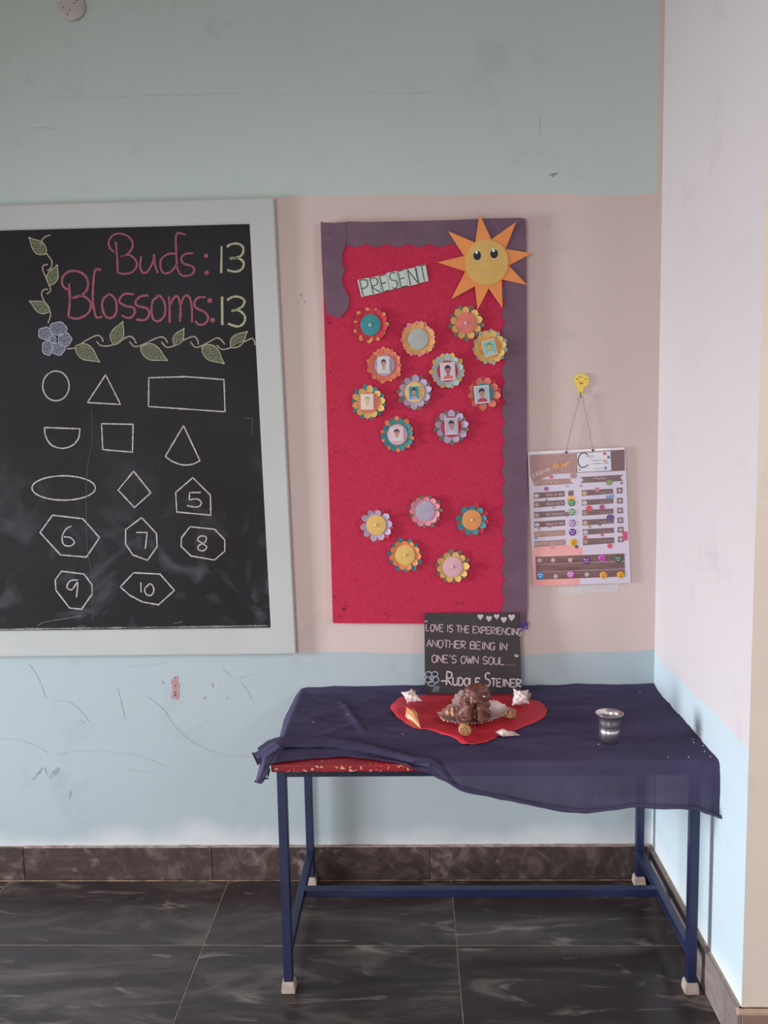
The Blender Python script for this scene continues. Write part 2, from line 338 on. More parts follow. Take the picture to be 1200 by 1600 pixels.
mm = N.new('ShaderNodeMath'); mm.operation = 'MULTIPLY'; L.new(mr.outputs[0], mm.inputs[0]); L.new(mz.outputs[0], mm.inputs[1])
mx = N.new('ShaderNodeMixRGB'); L.new(mm.outputs[0], mx.inputs[0]); L.new(src, mx.inputs[1]); mx.inputs[2].default_value = lin((150, 150, 158)); L.new(mx.outputs[0], N['Principled BSDF'].inputs['Base Color'])
c = {k: wp(*p) for k, p in dict(itr=(397, 351.5), ibr=(421, 979), otr=(435, 311.5), obr=(459, 1018.5), itl=(0, 361), ibl=(0, 984), otl=(0, 320), obl=(0, 1025)).items()}
XB = -2.75
it, ib, ot, ob = c['itr'].z, c['ibr'].z, c['otr'].z, c['obr'].z
itl, ibl, otl, obl = c['itl'].z, c['ibl'].z, c['otl'].z, c['obl'].z
ixr, oxr = (c['itr'].x+c['ibr'].x)/2, (c['otr'].x+c['obr'].x)/2
bm = bmesh.new(); box(bm, XB, ixr+.006, BY, -.0008, ib-.006, it+.006); objbm('writing_surface', bm, board, CB)
frm = mat('frame_paint', (192, 192, 190), .6, (184, 185, 184), 3, .08, 120)
FD = -.024
bm = bmesh.new()
out_ = [(XB-.08, ob), (oxr+.012, ob), (oxr-.012, ot), (XB-.08, ot)]; in_ = [(XB, ib), (ixr+.010, ib), (ixr-.012, it), (XB, it)]
V = {}
for k, (pp, yy) in enumerate(((out_, -.0005), (out_, FD), (in_, FD), (in_, BY+.001))):
    V[k] = [bm.verts.new((x, yy, z)) for x, z in pp]
for k in range(3):
    for i in range(4): bm.faces.new((V[k][i], V[k][(i+1) % 4], V[k+1][(i+1) % 4], V[k+1][i]))
bmesh.ops.recalc_face_normals(bm, faces=bm.faces)
bmesh.ops.bevel(bm, geom=[e for e in bm.edges if abs(e.verts[0].co.y-FD) < 1e-5 and abs(e.verts[1].co.y-FD) < 1e-5 and not e.calc_face_angle(0) < .3], offset=.003, segments=2, affect='EDGES')
objbm('frame', bm, frm, CB)
BM_ = wm(BY-.0006)
def k1(P): return [(x/5, 340+y/5) for x, y in P]
def k2(P): return [(200+x/4.615, 340+y/4.615) for x, y in P]
def k3(P): return [(x/4, 640+y/4) for x, y in P]
def k4(P): return [(220+x/4, 640+y/4) for x, y in P]
def chalk(name, c): return mat(name, c, .95, [v*.5+14 for v in c], 420, .1, 300, lo=.42, hi=.68, detail=2)
RED = chalk('pink_chalk', (172, 92, 108)); YEL = chalk('yellow_chalk', (192, 188, 158)); WHT = chalk('white_chalk', (205, 194, 198)); VINE = chalk('vine_chalk', (186, 168, 150)); LEAF = mat('leaf_chalk', (134, 138, 108), .95, (56, 54, 50), 260, lo=.35, hi=.62, detail=2)
PETC = mat('petal_chalk', (140, 142, 158), .95, (74, 74, 84), 230, lo=.35, hi=.62, detail=2); PETO = chalk('petal_outline_chalk', (182, 186, 202)); GHOST = mat('faint_chalk', (92, 86, 86), .95)
def strokes(name, L, m, wd=2.4, label=None, smooth=True):
    def fn(bm):
        for s in L:
            if len(s) == 1: blob(bm, s[0][0], s[0][1], wd*1.15, wd*1.15, BM_)
            else: ribbon(bm, s, wd, BM_, smooth=smooth)
    o = flat(name, fn, m, CB)
    if label: o['label'] = label
    return o
strokes('chalk_lettering', [k1(s) for s in ([(905, 190), (915, 300), (920, 435)], [(895, 270), (860, 240), (850, 190), (880, 140), (930, 125), (990, 140), (1030, 180), (1035, 230), (1000, 280), (940, 305), (1000, 290), (1050, 320), (1070, 370), (1040, 420), (980, 440), (920, 432)])] +
        [k2(s) for s in ([(95, 280), (88, 350), (105, 395), (140, 390), (180, 320), (188, 265), (195, 340), (215, 400)], [(350, 260), (290, 262), (240, 300), (235, 360), (260, 400), (310, 390), (350, 340)], [(415, 122), (350, 120), (348, 250), (355, 360), (375, 405)],
                         [(470, 258), (420, 260), (385, 290), (400, 330), (460, 350), (478, 385), (450, 415), (400, 420), (365, 400)], [(562, 275)], [(568, 397)])], RED, 3.0, 'pink chalk word Buds with a colon')
strokes('chalk_lettering', [k1(s) for s in ([(540, 515), (545, 650), (535, 775)], [(530, 565), (490, 530), (488, 470), (530, 425), (590, 418), (650, 440), (685, 490), (680, 560), (630, 610), (560, 630), (640, 610), (700, 650), (710, 700), (680, 755), (600, 790), (535, 775)],
                                            [(790, 408), (745, 410), (730, 500), (725, 640), (740, 740), (755, 780), (800, 775)], [(850, 600), (805, 640), (800, 710), (830, 775), (880, 780), (910, 730), (905, 650), (870, 605), (835, 600)],
                                            [(1045, 600), (980, 595), (940, 625), (935, 660), (980, 690), (1045, 705), (1050, 750), (1010, 785), (950, 765)], [(1160, 608), (1100, 615), (1060, 655), (1075, 690), (1150, 710), (1165, 760), (1130, 800), (1065, 795)])] +
        [k2(s) for s in ([(225, 565), (180, 600), (170, 670), (185, 735), (225, 745), (265, 700), (265, 620), (235, 570), (205, 565)], [(295, 570), (300, 660), (300, 760)], [(300, 640), (330, 580), (360, 570), (378, 640), (375, 750)], [(378, 640), (405, 570), (440, 570), (460, 640), (462, 755)],
                         [(560, 575), (510, 575), (480, 610), (490, 650), (550, 680), (578, 720), (555, 765), (510, 770), (485, 745)], [(590, 598)], [(610, 740)])], RED, 3.4, 'pink chalk word Blossoms with a colon')
strokes('chalk_number', [k2(s) for s in ([(675, 205), (672, 400)], [(712, 210), (750, 190), (800, 190), (832, 220), (820, 270), (770, 292), (735, 295), (790, 290), (832, 320), (825, 365), (780, 390), (715, 378)])], YEL, 3.4, 'yellow chalk number 13 beside Buds')
strokes('chalk_number', [k2(s) for s in ([(678, 570), (680, 775)], [(715, 595), (760, 570), (810, 575), (840, 600), (825, 640), (780, 665), (745, 672), (800, 670), (842, 710), (835, 760), (790, 785), (720, 765)])], YEL, 3.4, 'yellow chalk number 13 beside Blossoms')
strokes('chalk_vine', [k1(s) for s in ([(395, 135), (345, 155), (320, 200), (340, 240), (370, 290), (405, 340), (400, 390), (370, 415)], [(375, 365), (340, 375), (335, 410), (360, 470), (385, 530), (395, 570), (365, 597)], [(375, 560), (340, 565), (325, 600), (345, 650), (380, 710), (395, 760), (375, 825)])], VINE, 2.0, 'vine drawn down the left side')
strokes('chalk_vine', [k1(s) for s in ([(520, 1025), (590, 1015), (680, 955), (760, 920), (795, 940), (805, 970)], [(755, 968), (790, 1000), (860, 1000), (930, 970), (1000, 930), (1040, 940), (1065, 985)])] +
        [k2(s) for s in ([(10, 895), (50, 930), (110, 915), (180, 880), (240, 860), (270, 875), (285, 905)], [(240, 895), (280, 935), (340, 920), (410, 880), (470, 857), (500, 880), (508, 915)], [(450, 895), (490, 935), (560, 910), (640, 868), (680, 890), (697, 915)], [(640, 920), (680, 950), (750, 935), (830, 900), (890, 872), (910, 890), (918, 920)])], VINE, 2.0, 'vine drawn across under the lettering')
for (a, b), kk in [(q, k1) for q in (((355, 285), (225, 155)), ((385, 525), (448, 368)), ((385, 735), (230, 652)), ((595, 1000), (780, 1128)), ((885, 990), (960, 810)))] + [(q, k2) for q in (((95, 930), (285, 1030)), ((335, 915), (405, 798)), ((540, 925), (695, 1055)), ((740, 930), (862, 820)))]:
    a, b = [Vector(p) for p in kk([a, b])]; d = b-a; nn = Vector((-d.y, d.x)).normalized()*d.length*.26
    out = [a+d*t+nn*s*q for t, q, s in ((0, .15, 1), (.2, .85, 1), (.45, 1, 1), (.7, .6, 1), (.88, .2, 1), (1, 0, 1), (.85, .25, -1), (.6, .8, -1), (.35, 1, -1), (.15, .7, -1))]
    flat('chalk_leaf', lambda bm: poly(bm, catmull(out, 3, True), BM_), LEAF, CB)
    flat('leaf_outline', lambda bm: ribbon(bm, out, 1.3, wm(BY-.0011), closed=True), YEL, CB)
fl = [(455, 868, 66, 52, .5), (352, 905, 52, 48, 0), (506, 952, 52, 52, 0), (372, 1018, 42, 56, .1), (455, 1024, 52, 50, 0)]
for cx, cy, rx, ry, ro in fl:
    (cx, cy), = k1([(cx, cy)]); rx /= 5; ry /= 5
    pts = [(cx+(1+.07*math.cos(5*a))*(rx*math.cos(a)), cy+(1+.07*math.cos(5*a))*ry*math.sin(a)) for a in [i*2*math.pi/18 for i in range(18)]]
    flat('chalk_petal', lambda bm: poly(bm, pts, BM_), PETC, CB); flat('petal_outline', lambda bm: ribbon(bm, pts, 1.5, wm(BY-.0011), closed=True), PETO, CB)
(cx, cy), = k1([(412, 950)]); pts = [(cx+5.4*math.cos(a), cy+5.6*math.sin(a)) for a in [i*.524 for i in range(12)]]
flat('chalk_flower_centre', lambda bm: poly(bm, pts, wm(BY-.0012)), PETC, CB); flat('petal_outline', lambda bm: ribbon(bm, pts, 1.3, wm(BY-.0016), closed=True), PETO, CB)
def shape(label, curves, wd=2.0):
    def fn(bm):
        for P, sm, cl in curves: ribbon(bm, P, wd, BM_, closed=cl, smooth=sm, jit=.25)
    flat('chalk_shape', fn, WHT, CB)['label'] = label
def ell(cx, cy, rx, ry, n=16): return [(cx+rx*math.cos(a), cy+ry*math.sin(a)) for a in [2*math.pi*i/n for i in range(n)]]
shape('white chalk circle', [(k1(ell(437, 1315, 103, 116)), True, True)])
shape('white chalk triangle', [(k1([(825, 1228), (683, 1445), (942, 1460)]), False, True)])
shape('white chalk rectangle', [(k2([(150, 1155), (420, 1147), (692, 1168), (700, 1400), (148, 1362)]), False, True)])
shape('white chalk semicircle', [(k3([(278, 112), (500, 120)]), False, False), (k3([(500, 120), (490, 180), (450, 225), (385, 242), (320, 220), (285, 165), (278, 112)]), True, False)])
shape('white chalk square', [(k3([(635, 88), (832, 92), (828, 266), (642, 250)]), False, True)])
shape('white chalk cone', [(k4([(370, 320), (267, 100), (153, 293)]), False, False), (k4([(370, 320), (320, 342), (260, 345), (200, 325), (153, 293)]), True, False)])
shape('white chalk oval', [(k3(ell(398, 490, 198, 76)), True, True)])
shape('white chalk diamond', [(k3([(835, 385), (943, 520), (840, 612), (738, 503)]), False, True)])
shape('white chalk pentagon around a 5', [(k4([(325, 425), (435, 535), (438, 660), (225, 640), (218, 518)]), False, True), (k4([(375, 518), (305, 518), (303, 565)]), False, False), (k4([(303, 565), (350, 558), (378, 580), (365, 605), (330, 608), (288, 600)]), True, False)])
shape('white chalk hexagon around a 6', [(k3([(328, 660), (518, 682), (622, 800), (540, 922), (378, 908), (250, 768)]), False, True), (k3([(445, 728), (410, 750), (388, 800), (400, 845), (440, 852), (465, 830), (440, 800), (400, 795)]), True, False)])
shape('white chalk heptagon around a 7', [(k4([(5, 675), (98, 775), (103, 855), (42, 942), (-50, 908), (-95, 840), (-95, 750)]), False, True), (k3([(852, 768), (920, 768), (908, 870)]), False, False)])
shape('white chalk octagon around an 8', [(k4([(308, 732), (462, 748), (525, 815), (525, 885), (460, 940), (315, 915), (252, 855), (255, 800)]), False, True), (k4([(410, 795), (375, 790), (355, 815), (385, 835), (412, 860), (390, 882), (360, 875), (362, 850), (400, 830), (412, 800)]), True, False)])
shape('white chalk nonagon around a 9', [(k3([(385, 1010), (525, 1028), (575, 1095), (578, 1150), (510, 1248), (435, 1240), (350, 1130), (345, 1065)]), False, True), (k3([(488, 1065), (440, 1070), (418, 1110), (450, 1125), (485, 1080), (478, 1172)]), True, False)])
shape('white chalk polygon around a 10', [(k3([(835, 1020), (1000, 1028), (1090, 1130), (990, 1220), (890, 1202), (810, 1160), (752, 1108)]), False, True), (k3([(880, 1080), (882, 1142)]), False, False), (k3([(935, 1088), (905, 1120), (915, 1155), (945, 1160), (962, 1130), (950, 1095), (930, 1088)]), True, False)])
strokes('faint_chalk_mark', [k4([(640, 55), (700, 55), (692, 165)])], GHOST, 1.0, smooth=False)
for q in ([(58, 978), (70, 972), (100, 967), (128, 962)], [(122, 979), (128, 978.5), (135, 979)], [(271, 974), (282, 972), (285, 970)]): strokes('faint_chalk_mark', [q], mat('chalk_smear', (100, 95, 98), .95), 1.2)
strokes('faint_chalk_mark', [[(143, 640), (144, 690), (136, 740), (136, 850), (144, 900), (145, 970)]], GHOST, .8)
flat('chalk_dust', lambda bm: ribbon(bm, [(0, 983.5), (100, 982), (200, 980.5), (300, 979.5), (419, 977.5)], 1.6, BM_, jit=.8), mat('chalk_dust', (165, 158, 158), .95, (90, 86, 88), 120), CB)

# ------------------------------------------------------------------ bulletin board
FY = -.020
BBD = thing('bulletin_board', (wp(670, 974).x, 0, wp(670, 974).z), 'tall red felt bulletin board with a purple scalloped paper border', 'bulletin board')
felt = mat('red_felt', (198, 55, 84), .97, (182, 47, 75), 120, .35, 500, lo=.3, hi=.7, spec=.12)
a, b_, c_, d_ = wp(502, 348, FY), wp(821, 341.5, FY), wp(823, 976, FY), wp(520, 974, FY)
bm = bmesh.new(); slab_poly(bm, [p+Vector((0, -FY-.001, 0)) for p in (a, b_, c_, d_)], Vector((0, FY+.001, 0)))
bmesh.ops.bevel(bm, geom=list(bm.edges), offset=.002, segments=2, affect='EDGES'); objbm('felt_panel', bm, felt, BBD)
crepe = mat('purple_border', (112, 82, 102), .6, (104, 75, 94), 14, .15, 40, spec=.4)
crepe2 = crepe
PY = FY-.0012
def paper(name, pts, m, parent, y, th=.0008):
    bm = bmesh.new(); slab_poly(bm, [wp(px, py, y) for px, py in pts], Vector((0, -th, 0))); bm.normal_update(); bmesh.ops.triangulate(bm, faces=[f for f in bm.faces if len(f.verts) > 4], ngon_method='EAR_CLIP'); return objbm(name, bm, m, parent)
def scal(p0, p1, n, depth, k=7):     # scallops from p0 to p1, bulging to the left of the way
    p0 = Vector(p0); p1 = Vector(p1); d = (p1-p0)/n; nn = Vector((d.y, -d.x)).normalized(); out = []
    for i in range(n):
        for j in range(k): out.append(tuple(p0+d*(i+j/k)+nn*depth*math.sin(math.pi*j/k)**.8))
    out.append(tuple(p1)); return out
top_edge = [(501, 346.5), (514, 349.5), (528, 348.5), (545, 346), (580, 347), (640, 345.5), (700, 344), (760, 341.5), (808, 340.5), (821, 341.5)]
paper('border_strip', top_edge + [(821, 386)] + scal((803, 380), (539, 380.5), 8, 5.5) + [(503, 384)], crepe, BBD, PY)
paper('border_strip', [(501, 347), (540, 350), (540, 384)] + scal((540, 386), (539.5, 421), 1, -5.5) + scal((539.5, 421), (541, 456), 1, -5.5) + [(546, 466), (545.5, 475), (543, 484), (537, 490), (531, 497.5), (521, 494), (511, 491), (507, 470), (504, 430), (502.5, 400)], crepe, BBD, PY-.0014)
paper('border_strip', [(822, 345), (822.5, 500), (823, 700), (823.5, 900), (824, 950), (822, 968), (820, 975), (812, 973), (806, 976), (790, 974), (786, 972)] + scal((791, 970), (787.5, 388), 19, 0) [:0] + [tuple(p) for p in scal((790, 968), (790, 380), 19, 5.5)], crepe2, BBD, PY-.0014)
bm = bmesh.new()
for k in range(7):
    p = wp(809+k*2.2, 975+random.uniform(-3, 6), PY-.003); box(bm, p.x, p.x+.005, p.y-.001, p.y, p.z-.012, p.z+.012)
objbm('torn_edge', bm, mat('torn_purple', (92, 70, 140), .8), BBD)
for px, py, r in ((536, 952, 2.6), (540, 947, 1.5), (530, 963, 1.4), (523, 932, 1.4), (716, 943, 1.6), (722, 942, 1.6), (513, 505, 2), (519, 640, 1.3), (524, 706, 1.4), (607, 963, 1.2), (526, 835, 1), (511, 499, 1.2), (516, 582, 1.3), (601, 958, 1.0)):
    bm = bmesh.new(); p = wp(px, py, PY)
    bmesh.ops.create_icosphere(bm, subdivisions=1, radius=r*.0019, matrix=Matrix.Translation(p) @ Matrix.Diagonal((1, .5, 1, 1))); objbm('rusty_pin', bm, mat('rust', (82, 38, 34), .7), BBD)
for px, py in ((515, 373), (559, 379), (656, 378), (692, 349), (770, 348), (800, 833), (811, 341), (523, 349)):
    flat('staple', lambda bm: ribbon(bm, [(px-3, py), (px+3, py-.8)], 1, wm(PY-.0035)), mat('staple', (128, 112, 132), .4, metal=.5), BBD)

# sun face
sun = thing('sun_cutout', wp(757, 410, FY), 'orange pointed paper sun with a yellow smiling face at the board corner', 'sun decoration')
sc = lambda P: [(650+x/6, 320+y/6) for x, y in P]
tips = [(595, 80), (940, 160), (1090, 455), (1040, 752), (810, 970), (578, 985), (330, 885), (200, 540), (300, 248)]
val = [(705, 325), (840, 415), (868, 570), (804, 700), (682, 785), (552, 765), (462, 625), (450, 480), (555, 355)]
star = []
for t, v in zip(tips, val): star += [t, v]
SY = FY-.006
paper('ray_star', sc(star), mat('sun_orange', (236, 150, 88), .75, (228, 142, 84), 20, spec=.2), sun, SY, .0012)
dp = [wp(*p, SY-.0014) for p in sc(ell(660, 540, 203, 215, 40))]
bm = bmesh.new(); slab_poly(bm, dp, Vector((0, -.0022, 0))); objbm('face_disc', bm, mat('sun_yellow', (218, 178, 108), .8, (210, 170, 98), 25, .1, 80, spec=.2), sun)
e0 = SY-.004
blk = mat('eye_black', (38, 26, 30), .35); wht = mat('paper_white', (228, 226, 222), .7)
for cx, cy, rx, ry in ((573, 475, 37, 46), (732, 458, 37, 45)):
    pts, = [sc(ell(cx, cy, rx+6, ry+7, 20))]
    flat('eye_white', lambda bm: poly(bm, pts, wm(e0)), mat('eye_rim', (225, 210, 170), .7), sun)
    e = flat('eye', lambda bm: poly(bm, sc(ell(cx, cy, rx, ry, 20)), wm(e0-.0005)), blk, sun)
    flat('eye_highlight', lambda bm: poly(bm, sc(ell(cx-6, cy-29, 14, 15, 12)), wm(e0-.001)), wht, sun)
flat('mouth', lambda bm: ribbon(bm, sc([(590, 628), (625, 642), (660, 648), (695, 640), (715, 628)]), 2.4, wm(e0)), mat('mouth_pink', (222, 166, 130), .8), sun)

# PRESENT letter cards
sign = thing('letter_card_banner', wp(614, 440, FY), 'row of pale letter cards spelling PRESENT on the red felt', 'sign')
card = mat('mint_card', (198, 208, 200), .8, (190, 200, 194), 30); ink = mat('green_ink', (36, 74, 62), .7)
A, B, D, C_ = Vector((558.3, 437.3)), Vector((665, 413.8)), Vector((564.5, 464)), Vector((670, 439.5))
cuts = [0, .155, .30, .43, .565, .70, .86, 1.]
for i, ch in enumerate('PRESENT'):
    s, e = cuts[i], cuts[i+1]-.004; j = random.uniform(-1.2, 1.2)
    P = [A.lerp(B, s)+Vector((0, j)), A.lerp(B, e)+Vector((0, j)), D.lerp(C_, e)+Vector((0, j*.5)), D.lerp(C_, s)+Vector((0, j*.5))]
    o = paper('letter_card', [tuple(p) for p in P], card, sign, SY+.002-.0007*(i % 2)); o['label'] = 'card with the letter '+ch
    bl = P[3].lerp(P[2], .2); br = P[3].lerp(P[2], .93); bl -= Vector((0, .8)); br -= Vector((0, .8))
    bm = bmesh.new()
    for s_ in G[ch]:
        q = [tuple(P[3].lerp(P[2], .2+.74*x)*(1-(1-y)*.94-.03)+P[0].lerp(P[1], .2+.74*x)*((1-y)*.94+.03)) for x, y in s_]
        ribbon(bm, q, 1.5, wm(SY+.002-.0007*(i % 2)-.0012), smooth=len(s_) > 4)
    objbm('letter', bm, ink, sign)

# ------------------------------------------------------------------ paper flowers
PAL = dict(red=(206, 62, 78), peach=(236, 178, 108), teal=(66, 142, 148), tan=(226, 166, 108), pink=(238, 150, 166), grey=(132, 118, 108), yellow=(230, 184, 110), salmon=(222, 124, 112), blue=(176, 190, 190), orange=(240, 150, 98),
           coral=(224, 124, 108), silver=(176, 180, 176), lilac=(190, 170, 196), lav=(178, 164, 186), rose=(218, 172, 184), gold=(224, 184, 108), sand=(222, 150, 96), cyan=(70, 150, 158), maroon=(186, 56, 74))
def pm(k): return mat('paper_'+k, PAL[k], .72, [v*.95 for v in PAL[k]], 60, .05, 100, spec=.25)
PET = {}
def petal_mesh(key, r0, r1, wd, lift, cup):
    if key in PET: return PET[key]
    bm = bmesh.new(); nu, nv = 6, 8; g = []
    for j in range(nv+1):
        t = j/nv; r = r0+(r1-r0)*t; ll = lift*max(0, (t-.42)/.58)**1.6
        hw = wd*(.55+.45*min(1, t/.55)) if t < .6 else wd*math.sqrt(max(0, 1-((t-.6)/.4)**2))
        hw = max(hw, .0004)
        g.append([bm.verts.new((hw*(2*i/nu-1), -(ll+cup*max(0, t-.35)*(2*i/nu-1)**2*hw/wd), r)) for i in range(nu+1)])
    for j in range(nv):
        for i in range(nu): bm.faces.new((g[j][i], g[j][i+1], g[j+1][i+1], g[j+1][i]))
    me = bpy.data.meshes.new('petal'); bm.to_mesh(me); bm.free()
    for p in me.polygons: p.use_smooth = True
    PET[key] = me; return me
PMESH = {}
def flower(cx, cy, front, back, centre, n, rot, label, photo=None, pin=None, rf=1., wide=1.):
    base = wp(cx, cy, FY-.001); t = thing('paper_flower', base, label, 'paper flower', 'paper flowers pinned on the red board')
    sc_ = .00196
    for layer, colr, r1, wd, ph, yo, lift in (('back', back, 28., 5.0, .5, -.002, .005), ('front', front, 26.*rf, 5.6*wide, 0, -.0042, .0085)):
        k0 = (layer, rf, wide); src = petal_mesh(k0, 8*sc_, r1*sc_, wd*sc_, lift, .0018)
        km = (k0, colr)
        if km not in PMESH:
            m2 = src.copy(); m2.materials.append(pm(colr)); PMESH[km] = m2
        for i in range(n):
            o = bpy.data.objects.new('back_petal' if layer == 'back' else 'petal', PMESH[km]); COL.objects.link(o); o.parent = t
            a = rot+2*math.pi*(i+ph)/n+random.uniform(-.06, .06); o.location = (0, yo-random.uniform(0, .0008), 0)
            s = random.uniform(.94, 1.05); o.scale = (random.uniform(.9, 1.08), random.uniform(.5, 1.5), s)
            o.rotation_euler = (random.uniform(-.04, .04), a, 0)
    bm = bmesh.new(); R = 16.2*sc_; rings = []
    for rr, yy in ((0, -.0092), (.5, -.0091), (.9, -.0086), (1, -.0080), (1, -.0070)):
        if rr == 0: cv = bm.verts.new((0, yy, 0)); continue
        rings.append([bm.verts.new((R*rr*math.cos(a)*.97, yy, R*rr*math.sin(a))) for a in [2*math.pi*i/24 for i in range(24)]])
    for i in range(24): bm.faces.new((cv, rings[0][i], rings[0][(i+1) % 24]))
    for q in range(len(rings)-1):
        for i in range(24): bm.faces.new((rings[q][i], rings[q+1][i], rings[q+1][(i+1) % 24], rings[q][(i+1) % 24]))
    me = bpy.data.meshes.new('centre'); bmesh.ops.recalc_face_normals(bm, faces=bm.faces); bm.to_mesh(me); bm.free(); me.materials.append(pm(centre))
    o = bpy.data.objects.new('centre_disc', me); COL.objects.link(o); o.parent = t
    if pin:
        bm = bmesh.new(); bmesh.ops.create_uvsphere(bm, u_segments=10, v_segments=6, radius=.0055, matrix=Matrix.Translation((random.uniform(-.002, .002), -.0098, 0)) @ Matrix.Diagonal((1, .45, 1, 1)))
        me = bpy.data.meshes.new('pin'); bm.to_mesh(me); bm.free(); me.materials.append(mat('pin_'+pin, PAL[pin], .3, [v*.85 for v in PAL[pin]], 90)); o = bpy.data.objects.new('pin_head', me); COL.objects.link(o); o.parent = t
    if photo:
        (x0, y0, x1, y1), ang, border, bgc, hair, skin, shirt = photo
        pc = wp((x0+x1)/2, (y0+y1)/2, base.y)-base; hw, hh = (x1-x0)/2*sc_, (y1-y0)/2*sc_
        Rm = Matrix.Rotation(math.radians(ang), 4, 'Y')
        def add(name, pts, y, m, par):
            bm = bmesh.new(); vs = [bm.verts.new(Rm @ Vector((x, y, z))) for x, z in pts]; f = bm.faces.new(vs); bmesh.ops.recalc_face_normals(bm, faces=bm.faces)
            if name == 'photo_card':
                r = bmesh.ops.extrude_face_region(bm, geom=[f]); bmesh.ops.translate(bm, vec=(0, .001, 0), verts=[v for v in r['geom'] if isinstance(v, bmesh.types.BMVert)])
            me = bpy.data.meshes.new(name); bm.to_mesh(me); bm.free(); me.materials.append(m); o = bpy.data.objects.new(name, me); COL.objects.link(o); o.parent = par
            return o
        rect = lambda w_, h_: [(-w_, -h_), (w_, -h_), (w_, h_), (-w_, h_)]
        el = lambda cx, cz, rx, rz, n=16: [(cx+rx*math.cos(a), cz+rz*math.sin(a)) for a in [2*math.pi*i/n for i in range(n)]]
        pmn = lambda c: mat('print_%d_%d_%d' % c, c, .3)
        cd_ = add('photo_card', rect(hw, hh), 0, pmn(border), t); cd_.location = (pc.x, -.0112, pc.z)
        add('print', rect(hw*.86, hh*.88), -.0008, pmn(bgc), cd_)
        add('print_hair', el(0, hh*.33, hw*.40, hh*.38), -.0011, pmn(hair), cd_)
        add('print_shirt', [(-hw*.66, -hh*.86), (hw*.66, -hh*.86), (hw*.6, -hh*.62), (hw*.25, -hh*.42), (-hw*.25, -hh*.42), (-hw*.6, -hh*.62)], -.0012, pmn(shirt), cd_)
        add('print_neck', [(-hw*.14, -hh*.5), (hw*.14, -hh*.5), (hw*.14, -hh*.1), (-hw*.14, -hh*.1)], -.0013, pmn(tuple(int(v*.9) for v in skin)), cd_)
        add('print_face', el(0, hh*.12, hw*.34, hh*.38), -.0014, pmn(skin), cd_)
        add('print_fringe', [(hw*.33*math.cos(a), hh*.36+hh*.28*math.sin(a)) for a in [math.pi*i/8 for i in range(9)]], -.0016, pmn(hair), cd_)
        dk = pmn(tuple(int(v*.5) for v in skin))
        for s in (-1, 1): add('print_eye', el(s*hw*.13, hh*.14, hw*.05, hh*.035, 8), -.0018, dk, cd_)
        add('print_mouth', el(0, -hh*.08, hw*.1, hh*.025, 8), -.0018, dk, cd_)
    return t
BK, SK = (38, 28, 28), (188, 138, 116)
flower(579, 508, 'red', 'peach', 'teal', 11, .1, 'red and peach paper flower with plain teal centre, just under the PRESENT sign', pin='silver', wide=1.05)
flower(653, 530, 'tan', 'pink', 'silver', 12, .2, 'tan paper flower with pink tips and plain pale grey centre', rf=1.02)
flower(728, 505, 'yellow', 'grey', 'salmon', 9, .0, 'yellow paper flower with plain salmon centre below the sun', pin='rose')
flower(765, 543, 'gold', 'blue', 'sand', 11, .3, 'gold paper flower with tilted greenish photo, beside the purple border', photo=((754.5, 532, 774.5, 556), -14, (226, 208, 196), (130, 186, 178), (104, 160, 88), (214, 180, 110), (170, 200, 190)))
flower(601, 571, 'coral', 'orange', 'lav', 11, .2, 'coral orange paper flower with lilac centre and child photo', photo=((590, 558, 609, 583), 0, (212, 206, 206), (200, 198, 200), (50, 36, 36), SK, (196, 184, 180)))
flower(699, 580, 'blue', 'gold', 'maroon', 10, .0, 'pale grey and gold paper flower, red centre, photo of a child in pink', photo=((688, 567, 711, 594), -3, (224, 206, 212), (206, 188, 200), BK, (170, 104, 96), (210, 108, 108)))
flower(576, 629, 'yellow', 'teal', 'salmon', 10, .15, 'yellow and teal paper flower with salmon centre and washed out photo', photo=((564, 616, 584, 639.6), 0, (226, 204, 196), (220, 200, 188), (150, 166, 128), (214, 182, 138), (222, 198, 170)))
flower(648, 613, 'lilac', 'grey', 'yellow', 10, .1, 'lilac paper flower with yellow centre and photo on a teal ground', photo=((637.8, 602.6, 656, 625.6), -2, (216, 206, 206), (52, 140, 146), BK, SK, (172, 150, 170)))
flower(755, 615, 'salmon', 'red', 'teal', 9, .35, 'salmon paper flower with teal centre, photo of a child in red', photo=((741, 603, 764, 629.7), -4, (220, 214, 218), (176, 178, 192), BK, SK, (190, 44, 58)))
flower(621, 679, 'teal', 'orange', 'rose', 10, .25, 'teal and orange paper flower with pink centre and child photo', photo=((608.8, 667, 631, 689), 0, (216, 190, 198), (214, 188, 196), BK, (186, 138, 124), (212, 200, 200)))
flower(705, 667, 'lilac', 'grey', 'maroon', 9, .0, 'lilac and grey paper flower with red centre and child photo', photo=((694.7, 653, 715.5, 679), -2, (216, 196, 204), (172, 166, 186), BK, (190, 128, 112), (190, 186, 202)))
flower(588, 820, 'lilac', 'red', 'gold', 10, .2, 'lilac paper flower with plain yellow centre, leftmost of the lower flowers', pin='peach')
flower(664, 798, 'pink', 'grey', 'lav', 11, .1, 'pink and grey paper flower with plain lilac centre, topmost of the lower flowers', rf=.95)
flower(737, 812, 'cyan', 'red', 'sand', 9, .0, 'teal and red paper flower with plain orange centre', pin='peach', rf=.94, wide=.9)
flower(633, 867, 'orange', 'teal', 'gold', 11, .0, 'orange and teal paper flower with plain yellow centre', pin='peach', rf=.96)
flower(707, 885, 'yellow', 'grey', 'rose', 10, .2, 'yellow and grey paper flower with plain pink centre, lowest on the board', pin='rose')

